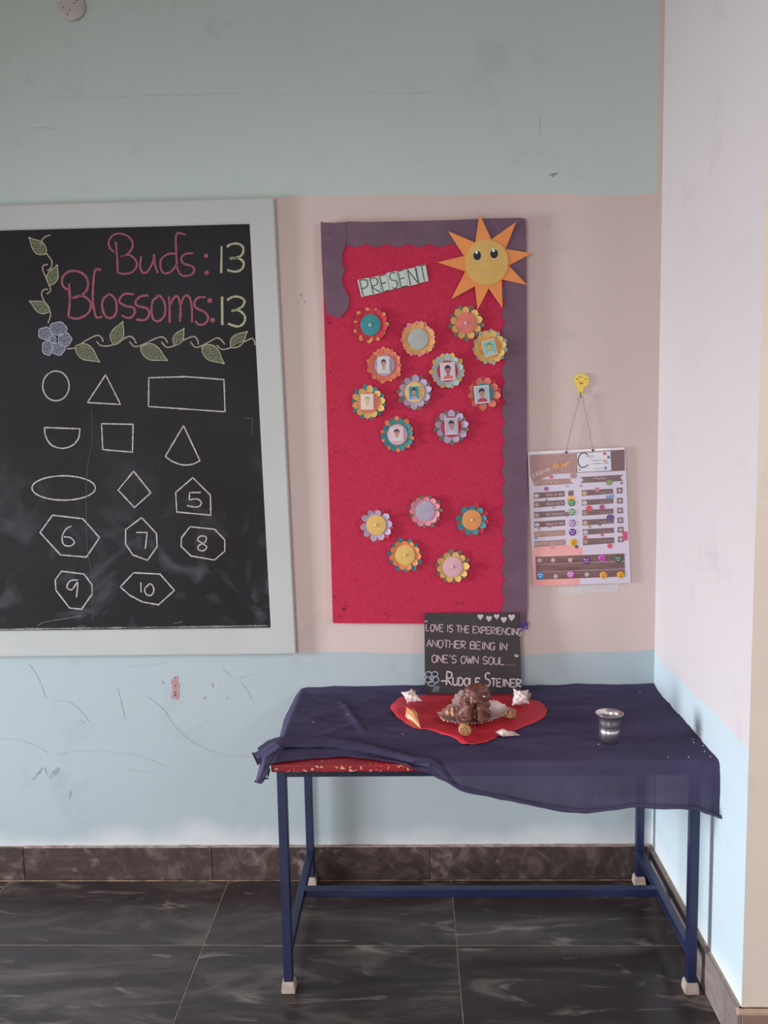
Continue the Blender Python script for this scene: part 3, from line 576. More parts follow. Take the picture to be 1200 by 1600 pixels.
# ------------------------------------------------------------------ hook and hanging chart
hk = thing('adhesive_hook', wp(908, 598), 'small yellow smiley wall hook shaped like a light bulb', 'hook')
ym = mat('hook_yellow', (232, 206, 92), .45)
def dome(name, cx, cy, rx, ry, y0, h, m, par):
    bm = bmesh.new(); prev = None; K = 20
    for q, (rr, hh) in enumerate(((1, 0), (1, .35), (.85, .75), (.5, .95))):
        ring = [bm.verts.new(wp(cx+rx*rr*math.cos(a), cy+ry*rr*math.sin(a), y0-h*hh)) for a in [2*math.pi*i/K for i in range(K)]]
        if prev:
            for i in range(K): bm.faces.new((prev[i], prev[(i+1) % K], ring[(i+1) % K], ring[i]))
        prev = ring
    cv = bm.verts.new(wp(cx, cy, y0-h))
    for i in range(K): bm.faces.new((prev[i], prev[(i+1) % K], cv))
    return objbm(name, bm, m, par, smooth=True)
bulb = [(896.5, 593), (899, 587.5), (904, 584.8), (910, 584.5), (916, 587), (919.5, 592), (919, 598), (917, 603), (912, 605), (911.5, 609), (910.5, 614), (907, 615.5), (904, 613), (903, 607), (899.5, 602)]
bm = bmesh.new(); slab_poly(bm, [wp(x, y, -.0005) for x, y in catmull(bulb, 3, True)], Vector((0, -.006, 0))); objbm('bulb_plate', bm, ym, hk)
HY = -.0072
flat('face_print', lambda bm: (blob(bm, 901.5, 592.5, 1.3, 1, wm(HY)), ribbon(bm, [(904, 589.5), (907, 588.8), (909, 589.8)], .8, wm(HY)), ribbon(bm, [(914, 592), (917, 593)], .9, wm(HY))), mat('hook_ink', (96, 74, 40), .6), hk)
flat('mouth_print', lambda bm: poly(bm, [(904.5, 596), (908, 598), (912, 598), (910, 600.5), (907, 600.5), (905, 598.5)], wm(HY)), mat('hook_mouth', (196, 100, 90), .6), hk)
def tube(name, pts, r, m, par, k=8, smooth=True):
    P = [Vector(p) for p in pts]; bm = bmesh.new(); prev = None; n0 = None
    for i, p in enumerate(P):
        d = (P[min(i+1, len(P)-1)]-P[max(i-1, 0)]).normalized()
        if n0 is None: n0 = d.orthogonal().normalized()
        n0 = (n0-d*n0.dot(d)).normalized(); b = d.cross(n0)
        rr = r[i] if isinstance(r, (list, tuple)) else r
        ring = [bm.verts.new(p+(n0*math.cos(a)+b*math.sin(a))*rr) for a in [2*math.pi*q/k for q in range(k)]]
        if prev:
            for q in range(k): bm.faces.new((prev[q], prev[(q+1) % k], ring[(q+1) % k], ring[q]))
        else: bm.faces.new(ring[::-1])
        prev = ring
    bm.faces.new(prev); return objbm(name, bm, m, par, smooth=smooth)
tube('metal_hook', [wp(907, 612, -.006), wp(907, 617, -.008), wp(907.5, 621, -.012), wp(908, 619, -.015)], .0012, mat('hook_metal', (140, 136, 136), .3, metal=1.), hk)

CH = thing('hanging_chart', wp(905, 708, -.001), 'laminated responsibility chart hanging by a string from the yellow hook', 'chart')
PL = -.009
def pmx(off): return wm(PL-off)
pap = mat('chart_paper', (216, 206, 222), .22, (210, 200, 216), 6, spec=.6)
TL, TR, BRr, BL = (824.5, 706), (976.5, 699), (985.5, 910.5), (833, 915.5)
bm = bmesh.new(); slab_poly(bm, [wp(*p, PL) for p in (TL, TR, BRr, BL)], Vector((0, -.0008, 0))); objbm('sheet', bm, pap, CH)
q6 = lambda P: [(820+x/7.06, 690+y/7.06) for x, y in P]; q7 = lambda P: [(820+x/7.06, 790+y/7.06) for x, y in P]; q5 = lambda P: [(830+x/8, 760+y/8) for x, y in P]
wood = mat('print_wood', (136, 108, 110), .25, (118, 92, 94), 30, stretch=(1, 1, 8), lo=.3, hi=.7); woodp = mat('print_wood_pink', (182, 144, 140), .25, (166, 128, 124), 30, stretch=(1, 1, 8)); txt = mat('print_text', (204, 178, 182), .3)
def pr_(name, P, m, off=.0012): return flat(name, lambda bm: poly(bm, P, pmx(off)), m, CH)
pr_('banner_print', q6([(50, 150), (570, 122), (570, 345), (60, 375)]), woodp); pr_('banner_print', q6([(570, 122), (1100, 88), (1103, 320), (570, 345)]), wood)
flat('title_script', lambda bm: (ribbon(bm, q6([(312, 290), (330, 250), (345, 290), (375, 240), (390, 285), (385, 215), (400, 280), (430, 245), (440, 275), (470, 235), (500, 225)]), 2.6, pmx(.0016)),), mat('script_orange', (226, 164, 104), .4), CH)
pr_('title_box_print', q6([(575, 130), (945, 105), (955, 318), (580, 338)]), mat('print_white', (222, 218, 228), .2), .0015)
flat('initial_print', lambda bm: ribbon(bm, q6([(700, 150), (660, 125), (615, 140), (590, 190), (592, 245), (620, 280), (665, 280), (700, 255)]), 1.7, pmx(.0019)), mat('initial_grey', (78, 72, 84), .3), CH)
flat('title_box_text', lambda bm: [ribbon(bm, q6([(a, y), ((a+b)/2, y-4), (b, y-9)]), .9, pmx(.0019), jit=.7) for a, b, y in ((720, 770, 182), (725, 880, 212), (725, 920, 246), (760, 850, 302), (670, 760, 165))], mat('tiny_text', (128, 118, 132), .3), CH)
pr_('class_tag_print', q6([(62, 375), (62, 340), (150, 300), (310, 285), (310, 360), (205, 405), (100, 470)]), woodp, .0014)
flat('class_tag_lettering', lambda bm: write(bm, 'LKG-A', 834, 745.5, 858.5, 735.5, 5.5, .9, pmx(.002)), mat('tag_text', (232, 222, 226), .3), CH)
pr_('ribbon_print', q6([(180, 420), (510, 405), (500, 430), (540, 465), (90, 490)]), woodp); pr_('ribbon_print', q6([(610, 392), (1085, 365), (1052, 400), (1085, 435), (612, 457), (648, 422)]), wood)
flat('heading_lettering', lambda bm: ribbon(bm, [(852, 754), (856, 751), (860, 755), (864, 751.5), (868, 754), (873, 751)], 1., pmx(.002), jit=.5), txt, CH)
flat('heading_lettering', lambda bm: ribbon(bm, [(928, 748.5), (932, 746), (935, 749.5), (939, 746.5), (943, 748.5), (947, 746)], 1., pmx(.002), jit=.5), txt, CH)
L_ = ['MAKE MY BED', 'BRUSH TEETH', 'GET DRESSED', 'BRUSH MY HAIR', 'EAT BREAKFAST', 'SCHOOL BAG READY']; Lt = [80, 192, 322, 442, 566, 686]
for i, t in enumerate(Lt):
    x = i*2; P = q5([(32+x, t), (418+x, t-25), (420+x, t+48), (34+x, t+74)]); pr_('task_bar_print', P, woodp if i > 3 else wood)
    flat('task_lettering', lambda bm: write(bm, L_[i], *q5([((190 if i < 4 else 110), t+42)])[0], *q5([(405, t+30)])[0], 3., .55, pmx(.0019), gap=.35), txt, CH)
    blobc = (P[0][0]+4.5, P[0][1]+4.6); flat('task_picture', lambda bm: blob(bm, *blobc, 4, 3, pmx(.0019)), mat('pic%d' % (i % 3), ((196, 196, 206), (190, 160, 140), (176, 164, 150))[i % 3], .3), CH)
Rt = [48, 168, 296, 418, 536, 655]
for i, t in enumerate(Rt):
    h = 72 if i < 5 else 82
    P = q5([(630+i*3, t), (1022+i*3, t-20), (1024+i*3, t+h-28), (632+i*3, t+h)]); pr_('task_bar_print', P, wood)
    flat('task_lettering', lambda bm: [ribbon(bm, q5([(860+k*22, t+20), (868+k*22, t+36)]), .6, pmx(.0019), jit=.7) for k in range(7)], txt, CH)
    flat('task_picture', lambda bm: blob(bm, P[0][0]+4.5, P[0][1]+4.6, 4, 3.4, pmx(.0019)), mat('picr%d' % (i % 3), ((200, 170, 130), (196, 190, 190), (170, 140, 120))[i % 3], .3), CH)
    s = [18, 145, 268, 390, 508, 628][i]; P = q5([(1068+i*3, s), (1140+i*3, s-4), (1142+i*3, s+68), (1070+i*3, s+70)]); pr_('check_box_print', P, wood)
    flat('check_circle_print', lambda bm: blob(bm, (P[0][0]+P[2][0])/2, (P[0][1]+P[2][1])/2, 2.9, 2.9, pmx(.0019)), mat('circ_grey', (182, 170, 176), .3), CH)
pr_('check_box_print', q5([(462, 55), (528, 50), (530, 115), (464, 118)]), wood); pr_('check_box_print', q5([(476, 420), (545, 416), (548, 480), (480, 484)]), wood)
for (x, y, r, cc) in ((882, 132, 18, (190, 90, 112)), (925, 172, 18, (96, 130, 160)), (890, 215, 20, (226, 170, 140)), (890, 292, 18, (104, 126, 180)), (293, 390, 20, (226, 84, 110)), (237, 522, 26, (160, 100, 150)), (470, 493, 16, (160, 180, 214)), (622, 488, 16, (184, 140, 150)), (538, 375, 38, (178, 136, 140)), (797, 530, 28, (200, 132, 130)), (1068, 458, 13, (120, 84, 110)), (318, 730, 14, (160, 160, 160)), (852, 722, 30, (176, 84, 130)), (710, 738, 36, (206, 88, 100)), (930, 452, 36, (136, 160, 110)), (240, 645, 12, (140, 90, 100)), (608, 308, 12, (150, 130, 150))):
    (px, py), = q6([(x, y)]); flat('dot_print', lambda bm: blob(bm, px, py, r/7.06, r/7.06*.9, pmx(.0017)), mat('dot_%d' % (x*1000+y), cc, .3), CH)
for (x, y, r, cc) in ((990, 392, 50, (104, 92, 130)), (733, 505, 20, (150, 170, 110)), (888, 607, 22, (214, 110, 130)), (675, 636, 26, (204, 88, 120)), (985, 745, 34, (220, 96, 110)), (232, 492, 28, (160, 100, 116)), (568, 755, 24, (118, 88, 96)), (100, 530, 14, (190, 130, 140)), (60, 650, 12, (100, 96, 150)), (262, 755, 32, (206, 150, 148)), (446, 348, 34, (150, 100, 130)), (860, 480, 16, (140, 90, 100))):
    (px, py), = q5([(x, y)]); flat('dot_print', lambda bm: blob(bm, px, py, r/8, r/8*.9, pmx(.0014)), mat('dotb_%d' % (x*1000+y), cc, .3), CH)
pr_('dot_print', [(972, 831), (980.5, 830), (981, 844), (974, 845)], mat('dot_rose', (210, 84, 124), .3)); pr_('dot_print', [(887, 776), (898, 775), (899, 782), (886, 783)], mat('dot_amber', (236, 176, 96), .3)); pr_('dot_print', [(947, 774.5), (959.5, 772.5), (960, 778), (947, 779)], mat('dot_sky', (120, 160, 206), .3))
bm = bmesh.new(); poly(bm, [(832, 852), (872, 850), (911, 856), (905, 914), (833, 914.8)], pmx(.0010)); recentre(objbm('pink_wash_print', bm, mat('print_salmon', (240, 178, 172), .25, (232, 160, 156), 12), CH))
for k in range(3):
    a, b2 = k/3+.008, (k+1)/3-.008; P = q7([(118, 565), (1100, 525), (1105, 785), (128, 820)]); P = [Vector(p) for p in P]
    pr_('plank_print', [tuple(P[0].lerp(P[3], a)), tuple(P[1].lerp(P[2], a)), tuple(P[1].lerp(P[2], b2)), tuple(P[0].lerp(P[3], b2))], mat('print_plank', (140, 106, 104), .25, (112, 84, 84), 14, stretch=(1, 1, 5)), .0014)
for x, y in ((162, 603), (312, 602), (500, 600), (340, 780), (683, 760)):
    (px, py), = q7([(x, y)]); flat('empty_spot_print', lambda bm: blob(bm, px, py, 3.5, 3.4, pmx(.0018)), mat('spot_grey', (190, 176, 172), .3), CH)
stk = [((893, 785.6), 'green', (66, 140, 84)), ((893.5, 800.3), 'pale green', (120, 160, 120)), ((894, 817.7), 'violet', (170, 140, 190)), ((894.6, 831.6), 'purple', (112, 60, 140)), ((896, 847.5), 'amber', (230, 170, 50))] + \
      [(q7([p])[0], n, c) for p, n, c in (((678, 605), 'dark purple', (110, 70, 140)), ((852, 578), 'magenta', (206, 90, 186)), ((1030, 588), 'dark green', (70, 110, 80)), ((172, 772), 'blue', (60, 150, 206)), ((507, 760), 'orchid', (198, 120, 186)), ((868, 768), 'orange', (240, 170, 50)), ((1058, 765), 'orange', (232, 160, 50)))]
for (px, py), nm, cc in stk:
    o = dome('round_badge', px, py, 5.8, 5.6, PL-.0009, .0035, mat('badge_'+nm.replace(' ', '_'), cc, .2), CH); o['label'] = nm+' face badge'
    flat('badge_face', lambda bm: (blob(bm, px-2, py-1.4, .8, 1, pmx(.0050)), blob(bm, px+2, py-1.6, .8, 1, pmx(.0050)), ribbon(bm, [(px-2, py+1.6), (px, py+2.3), (px+2.2, py+1.4)], .9, pmx(.0050))), mat('badge_ink_dark', (60, 46, 50), .3) if cc[0] > 200 else mat('badge_ink_light', (226, 222, 226), .3), CH)
for px, py in ((884.8, 706.6), (926.5, 703.4)):
    dome('eyelet', px, py, 2.1, 2.1, PL-.0008, .0018, mat('eyelet_dark', (46, 38, 40), .4), CH)
bm = bmesh.new(); slab_poly(bm, [wp(*p, PL-.0009) for p in ((825, 706), (975, 699), (975, 702), (825, 709.5))], Vector((0, -.0006, 0))); objbm('laminate_edge', bm, mat('laminate', (236, 226, 224), .12, spec=.8), CH)
cordm = mat('cord', (172, 160, 148), .9)
tube('cord', [wp(884.8, 706.6, -.0125), wp(886, 695, -.012), wp(893, 665, -.012), wp(901, 635, -.013), wp(906.5, 617.5, -.0145), wp(908.5, 617.5, -.0145), wp(912, 635, -.013), wp(918, 662, -.012), wp(923, 690, -.012), wp(926.5, 703.4, -.0125)], .0011, cordm, CH)

# ------------------------------------------------------------------ round junction box cover
jb = thing('junction_box_cover', wp(112, 11), 'round white junction box cover high on the green wall', 'box cover')
dome('cover_plate', 112, 11, 22, 22.5, -.0005, .011, mat('ivory_plastic', (200, 188, 182), .45, (190, 178, 172), 30), jb)
for px, py in ((108.6, 15.6), (105.3, 22), (115.3, 4.6), (119.5, 0), (99, 12)):
    flat('screw_mark', lambda bm: blob(bm, px, py, 1.1, .9, wm(-.0125)), mat('screw_dark', (52, 44, 44), .6), jb)

# ------------------------------------------------------------------ table
X0, X1, Y0, Y1 = -.322, .770, -.592, -.010
TB = thing('table', ((X0+X1)/2, (Y0+Y1)/2, 0), 'low classroom table with red top and dark blue square metal legs', 'table')
redm = mat('red_lacquer', (158, 34, 50), .4, (138, 26, 42), 9, .05, 30)
nt = redm.node_tree; N = nt.nodes; L = nt.links; src = N['Principled BSDF'].inputs['Base Color'].links[0].from_socket
geo = N.new('ShaderNodeNewGeometry'); n = N.new('ShaderNodeTexNoise'); n.inputs['Scale'].default_value = 95; n.inputs['Detail'].default_value = 3; L.new(geo.outputs['Position'], n.inputs[0])
sz = N.new('ShaderNodeSeparateXYZ'); L.new(geo.outputs['Position'], sz.inputs[0])
mz = N.new('ShaderNodeMapRange'); mz.inputs[1].default_value = .634; mz.inputs[2].default_value = .612; mz.inputs[3].default_value = .0; mz.inputs[4].default_value = .11; L.new(sz.outputs[2], mz.inputs[0])
ad = N.new('ShaderNodeMath'); L.new(n.outputs[0], ad.inputs[0]); L.new(mz.outputs[0], ad.inputs[1])
rr = N.new('ShaderNodeValToRGB'); rr.color_ramp.elements[0].position = .665; rr.color_ramp.elements[1].position = .69; L.new(ad.outputs[0], rr.inputs[0])
mx = N.new('ShaderNodeMixRGB'); L.new(rr.outputs[0], mx.inputs[0]); L.new(src, mx.inputs[1]); mx.inputs[2].default_value = lin((212, 172, 130)); L.new(mx.outputs[0], N['Principled BSDF'].inputs['Base Color'])
bm = bmesh.new(); box(bm, X0, X1, Y0, Y1, .613, .633, bev=.004, seg=3); objbm('tabletop', bm, redm, TB)
steel = mat('blue_steel', (32, 40, 78), .35, (26, 32, 62), 6, .05, 40, spec=.6)
rail_m = mat('rail_steel', (34, 40, 62), .4, (28, 32, 52), 6)
LX, LY, HW = (-.2995, .7515), (-.0390, -.5615), .0122
for (a, b, c1, d1) in ((LX[0], LX[1], LY[1]-.0115, LY[1]+.0115), (LX[0], LX[1], LY[0]-.0115, LY[0]+.0115)):
    boxobj('apron_rail', (a, b, c1, d1, .593, .6128), rail_m, TB)
for x in LX: boxobj('apron_rail', (x-.0115, x+.0115, LY[1]+.012, LY[0]-.012, .593, .6128), rail_m, TB)
for x in LX:
    for y in LY:
        leg = boxobj('leg', (x-HW, x+HW, y-HW, y+HW, .006, .6126), steel, TB, bev=.0025)
        bm = bmesh.new(); h = .0175
        vs = []
        for z, s in ((0, h), (.004, h+.001), (.026, h-.001), (.031, h-.0035)):
            vs.append([bm.verts.new((x+sx_*s, y+sy_*s, z)) for sx_, sy_ in ((-1, -1), (1, -1), (1, 1), (-1, 1))])
        for a, b in zip(vs, vs[1:]):
            for k in range(4): bm.faces.new((a[k], a[(k+1) % 4], b[(k+1) % 4], b[k]))
        bm.faces.new(vs[0][::-1]); bm.faces.new(vs[-1])
        bmesh.ops.bevel(bm, geom=[e for e in bm.edges], offset=.0015, segments=2, affect='EDGES')
        o = objbm('rubber_foot', bm, mat('beige_rubber', (190, 172, 160), .7, (168, 150, 138), 40), None)
        o.parent = leg; o.matrix_parent_inverse = Matrix.Translation(-(leg.location)) ; o.location = (0, 0, 0)
for x in LX: boxobj('side_stretcher', (x-.011, x+.011, LY[1]+.0115, LY[0]-.0115, .095, .120), steel, TB, bev=.002)
boxobj('cross_stretcher', (LX[0]+.0105, LX[1]-.0105, -.280, -.256, .096, .120), steel, TB, bev=.002)

# ------------------------------------------------------------------ blue tablecloth
clothm = mat('navy_muslin', (78, 72, 102), .9, (68, 62, 90), 5, .6, 200, lo=.3, hi=.7, spec=.15, stretch=(1, 2.2, 3))
nt = clothm.node_tree; N = nt.nodes; L = nt.links
tr = N.new('ShaderNodeBsdfTransparent'); ms = N.new('ShaderNodeMixShader'); ms.inputs[0].default_value = .05
out = [x for x in N if x.type == 'OUTPUT_MATERIAL'][0]; L.new(N['Principled BSDF'].outputs[0], ms.inputs[1]); L.new(tr.outputs[0], ms.inputs[2]); L.new(ms.outputs[0], out.inputs[0])
ZC = .6365
hem_top = [(414, 1196), (440, 1191), (470, 1187.5), (510, 1184), (540, 1182), (580, 1186.5), (612, 1191)]
hem_hang = [(640, 1201), (665, 1207), (690, 1219), (720, 1235), (755, 1243), (785, 1250), (815, 1256), (850, 1263), (885, 1269), (920, 1270.5), (950, 1267), (990, 1262), (1030, 1263), (1060, 1263.5), (1090, 1267), (1110, 1275), (1128, 1283), (1134.5, 1276)]
cols = []
for p in hem_top: e = tp(*p, ZC); cols.append((e, False))
for p in hem_hang: e = wp(*p, Y0-.016); cols.append((e, True))
exs = [c[0].x for c in cols]; NX = 190; FYc = Y0-.0055
def hemat(x):
    for i in range(len(cols)-1):
        a, b = cols[i][0], cols[i+1][0]
        if a.x <= x <= b.x:
            t = (x-a.x)/(b.x-a.x); t = t*t*(3-2*t)*.35+t*.65; return a.lerp(b, t)
    return cols[-1][0].copy()
def wr(x, y):
    a = noise.noise((x*3+y*2, y*13+x*1.5, 1.7)); b = noise.noise((x*7-y*4, y*26+x*5, 5.1)); c = noise.noise((x*16, y*50, 9.))
    r = .0030*(1-abs(a)*2.6)+.0024*(1-abs(b)*2.4)+.0010*c
    return max(.0003, r)
def ctop(x, y): return ZC+wr(x, y)+sum(dl(x, y, *F) for F in FOLDS)
def dl(x, y, x0, y0, x1, y1, w_, h):   # a long fold
    a = Vector((x0, y0)); b = Vector((x1, y1)); p = Vector((x, y)); t = max(0, min(1, (p-a).dot(b-a)/(b-a).length_squared)); d = (p-a.lerp(b, t)).length
    return 1.6*h*math.exp(-(d/w_)**2)*math.sin(math.pi*(.12+.76*t))
FOLDS = [(-.22, -.42, .05, -.16, .012, .005), (-.28, -.30, -.02, -.05, .015, .004), (-.18, -.12, -.10, -.38, .010, .004), (-.05, -.5, .20, -.42, .014, .004), (.10, -.54, .28, -.46, .012, .004), (.30, -.50, .72, -.44, .010, .003), (.36, -.16, .74, -.12, .010, .003), (.40, -.30, .72, -.34, .012, .003), (-.30, -.52, .10, -.50, .014, .003)]
KT, KH = 60, 22
bm = bmesh.new(); grid = []
xl, xr = exs[0], exs[-1]
for i in range(NX+1):
    s = i/NX; ex = xl+(xr-xl)*s; e = hemat(ex); col = []
    bx = -.334+(.797+.334)*s
    hang = e.z < ZC-.004 or ex >= cols[len(hem_top)][0].x
    k = max(0, min(1, (ex-tp(625, 1197, ZC).x)/.05)); 
    if ex > tp(612, 1191, ZC).x and ex < cols[len(hem_top)][0].x: hang = False
    fr = Vector((ex, FYc, ZC)) if hang else e
    bk_ = Vector((bx, -.0035, ZC+.010+.002*noise.noise((bx*9, 0, 0))))
    if s < .03: bk_.y -= .03*(1-s/.03)
    for j in range(KT+1):
        t = j/KT; p = bk_.lerp(fr, t)
        lf = max(0, 1-(s*NX)/3.)                       # left edge slopes over the table edge
        z = ZC+.010*max(0, 1-t*14)
        z += wr(p.x, p.y)*(1-.6*t**8)
        for F in FOLDS: z += dl(p.x, p.y, *F)
        if hang: z -= .006*max(0, (t-.985)/.015)**2
        elif e.z >= ZC-.02: z = z if t < .9 else z
        xx = p.x - .006*math.sin(t*7)*lf - (.010*(.5-abs(t-.5)) * lf)
        if s > .97: xx += .010*((s-.97)/.03)*math.sin(math.pi*t)*0
        col.append(bm.verts.new((xx, p.y, z-.02*lf)))
    for j in range(1, KH+1):
        t = j/KH
        if hang:
            drop = (ZC-.006-e.z); z = ZC-.006-drop*t
            y = FYc - .004*math.sin(math.pi*min(1, t*1.4)) - (Y0-.0055-(Y0-.016))*t - (.005*noise.noise((ex*11, z*6, 3))+.004*noise.noise((ex*28, z*3, 8)))*t*min(1, drop/.05)
            col.append(bm.verts.new((ex+(.006*t if s > .96 else 0), min(y, Y0-.003), z)))
        else:
            # the hem is tucked back under itself
            y = e.y+.0015*math.sin(t*3.1); col.append(bm.verts.new((e.x, y+.01*t, ZC+wr(e.x, e.y)*.4-.0015*t)))
    grid.append(col)
n_ = len(grid[0])
for i in range(NX):
    for j in range(n_-1): bm.faces.new((grid[i][j], grid[i+1][j], grid[i+1][j+1], grid[i][j+1]))
TC = thing('tablecloth', (.2, -.3, ZC), 'thin navy muslin cloth draped askew over the table', 'tablecloth')
objbm('cloth_sheet', bm, clothm, TC, smooth=True)
# folded-over border lying along the front left
def strip(name, cen, hw, mp, hump, par, m, nn=9, thick=0):
    P = catmull(cen, 8); bm = bmesh.new(); g = []
    for i, p in enumerate(P):
        a = P[max(0, i-1)]; b = P[min(len(P)-1, i+1)]; d = (b-a).normalized(); q = Vector((-d.y, d.x)); t = i/(len(P)-1)
        w_ = hw*(.55+.45*math.sin(math.pi*min(1, .15+t)))
        c = []
        for k in range(nn+1):
            u = 2*k/nn-1; pt = p+q*w_*u; v = mp(pt.x, pt.y)
            c.append(bm.verts.new(v+Vector((0, 0, hump*(1-u*u)+.0015*noise.noise((v.x*40, v.y*60, 0))))))
        g.append(c)
    for i in range(len(g)-1):
        for k in range(nn): bm.faces.new((g[i][k], g[i+1][k], g[i+1][k+1], g[i][k+1]))
    return objbm(name, bm, m, par, smooth=True)
strip('folded_hem', [(404, 1176), (425, 1163), (450, 1159), (480, 1159), (515, 1159), (545, 1163), (580, 1170), (615, 1179), (645, 1187), (672, 1194)], 9, lambda x, y: tp(x, y, ZC+.006), .008, TC, clothm)
# fold of the front drop sweeping down from the table edge
def dr(px, py): return wp(px, py, Y0-.024)
bm = bmesh.new(); cen = catmull([(648, 1186), (668, 1190), (684, 1199), (696, 1212), (712, 1228)], 6); g = []
for i, p in enumerate(cen):
    t = i/(len(cen)-1); c = []
    for k in range(7):
        u = k/3-1; v = wp(p.x+u*5.5*(1-.5*t), p.y-u*5*(1-.5*t), Y0-.020); c.append(bm.verts.new(v+Vector((0, -.010*(1-u*u)*(1-.7*t), 0))))
    g.append(c)
for i in range(len(g)-1):
    for k in range(6): bm.faces.new((g[i][k], g[i+1][k], g[i+1][k+1], g[i][k+1]))
objbm('drape_fold', bm, clothm, TC, smooth=True)
band = [(700, 1217), (722, 1229), (755, 1237), (785, 1243), (815, 1249), (850, 1256), (885, 1262), (920, 1264), (950, 1261), (990, 1256.5), (1030, 1257), (1060, 1257.5), (1092, 1261), (1112, 1268), (1130, 1275)]
bm = bmesh.new(); cen = catmull(band, 6); g = []
for i, p in enumerate(cen):
    c = []
    for k in range(6):
        u = k/5; v = wp(p.x, p.y+7*u*(.8+.3*math.sin(i*.23)), Y0-.026); c.append(bm.verts.new(v+Vector((0, -.006*math.sin(math.pi*u)*(1+.5*math.sin(i*.31)), 0))))
    g.append(c)
for i in range(len(g)-1):
    for k in range(5): bm.faces.new((g[i][k], g[i+1][k], g[i+1][k+1], g[i][k+1]))
objbm('curled_hem', bm, clothm, TC, smooth=True)
# bunched corner hanging off the front left of the table, with a picot edge
def lobe(name, L, Rr_, yo, bulge):
    bm = bmesh.new(); g = []
    Lc, Rc = catmull(L, 6), catmull(Rr_, 6)
    for i, (a, b) in enumerate(zip(Lc, Rc)):
        c = []
        for k in range(9):
            u = k/8; q = a.lerp(b, u); v = wp(q.x, q.y, yo); c.append(bm.verts.new(v+Vector((0, -bulge*math.sin(math.pi*u)-.003*math.sin(u*12+i*.2), 0))))
        g.append(c)
    for i in range(len(g)-1):
        for k in range(8): bm.faces.new((g[i][k], g[i+1][k], g[i+1][k+1], g[i][k+1]))
    return objbm(name, bm, clothm, TC, smooth=True)
lobe('corner_drape', [(428, 1158), (408, 1172), (407, 1188), (403, 1205), (399, 1220)], [(446, 1166), (428, 1186), (422, 1196), (419, 1207), (411, 1223)], Y0-.012, .012)
lobe('corner_drape', [(424, 1160), (404, 1172), (397, 1176), (395, 1177)], [(430, 1178), (416, 1186), (408, 1192), (404, 1194)], Y0-.002, .006)
bm = bmesh.new()
for a, b, nn in (((395, 1177), (403, 1194), 8), ((399, 1221), (418, 1216), 8), ((419, 1212), (421, 1202), 5)):
    for k in range(nn):
        q = Vector(a).lerp(Vector(b), k/(nn-1)); bmesh.ops.create_icosphere(bm, subdivisions=1, radius=.0028, matrix=Matrix.Translation(wp(q.x, q.y, Y0-.016)))
objbm('picot_edging', bm, mat('dark_thread', (36, 32, 56), .9), TC)
# crumbs
for k, (px, py) in enumerate(((1083, 1155), (1084, 1160), (1099, 1165), (1101, 1174), (1110, 1182), (1044, 1183), (1076, 1183), (490, 1128), (512, 1112), (543, 1116), (935, 1163), (629, 1147), (1000, 1082))):
    bm = bmesh.new(); p = tp(px, py, ZC+.005); bmesh.ops.create_icosphere(bm, subdivisions=1, radius=.0019, matrix=Matrix.Translation(p) @ Matrix.Diagonal((random.uniform(.8, 1.6), 1, .7, 1)))
    right = px > 1040
    tag(recentre(objbm('crumb', bm, mat('crumb', (206, 180, 140), .8))), 'pale crumb on the right front of the navy cloth' if right else 'pale crumb on the navy cloth left of the tumbler', 'crumb', 'crumbs on the right front of the cloth' if right else 'crumbs left of the tumbler')

# ------------------------------------------------------------------ quote board
q_bl, q_br = tp(664, 1085, ZC+.007), tp(815.5, 1084, ZC+.007); q_tl, q_tr = wp(663, 958, -.032), wp(811, 957.5, -.032)
q_bl.y = q_br.y = -.055
def inv(px, py):       # surface of the leaning board: plane through its edges
    n_ = (q_br-q_bl).cross(q_tl-q_bl).normalized(); d = ray(px, py); t = (q_bl-CAM).dot(n_)/d.dot(n_); return CAM+d*t, n_
nq = inv(700, 1000)[1]
if nq.y > 0: nq = -nq
QB = thing('quote_chalkboard', (q_bl+q_br)/2, 'small black chalkboard with a handwritten quote leaning against the wall', 'chalkboard')
P4 = [inv(664, 1085)[0], inv(815.5, 1083.5)[0], inv(811, 957.5)[0], inv(663, 958)[0]]
bm = bmesh.new(); slab_poly(bm, [p-nq*.004 for p in P4], nq*.004); objbm('slate_panel', bm, mat('quote_slate', (58, 52, 54), .7, (66, 60, 62), 6, spec=.3), QB)
qm = lambda x, y: inv(x, y)[0]+nq*.0006
kq = lambda P: [(650+x/6.667, 940+y/6.667) for x, y in P]
qw = mat('quote_chalk', (212, 198, 202), .95, (150, 134, 138), 300, lo=.4, hi=.7); qp = mat('quote_chalk_pink', (200, 176, 184), .95, (132, 112, 118), 300, lo=.4, hi=.7)
def qt(t, a, b, h, wd=1.7, m=qp, **k):
    (x0, y0), (x1, y1) = kq([a, b]); bm = bmesh.new(); write(bm, t, x0, y0, x1, y1, h, wd, qm, **k); objbm('chalk_lettering', bm, m, QB)
qt('LOVE IS THE EXPERIENCING', (103, 303), (1100, 352), 10.6, gap=.2)
qt('ANOTHER BEING IN', (110, 470), (945, 508), 11.5, gap=.2)
qt("ONE'S OWN SOUL....", (165, 630), (1032, 662), 11.5, gap=.2)
qt('-RUDOLF STEINER', (258, 866), (1095, 890), 12, 2.3, qw, gap=.16, big=(1, 8), bigh=1.75)
def heart(cx, cy, s):
    return [(cx+s*.92*16*math.sin(t)**3/16, cy-s*(13*math.cos(t)-5*math.cos(2*t)-2*math.cos(3*t)-math.cos(4*t))/15) for t in [2*math.pi*i/22 for i in range(22)]]
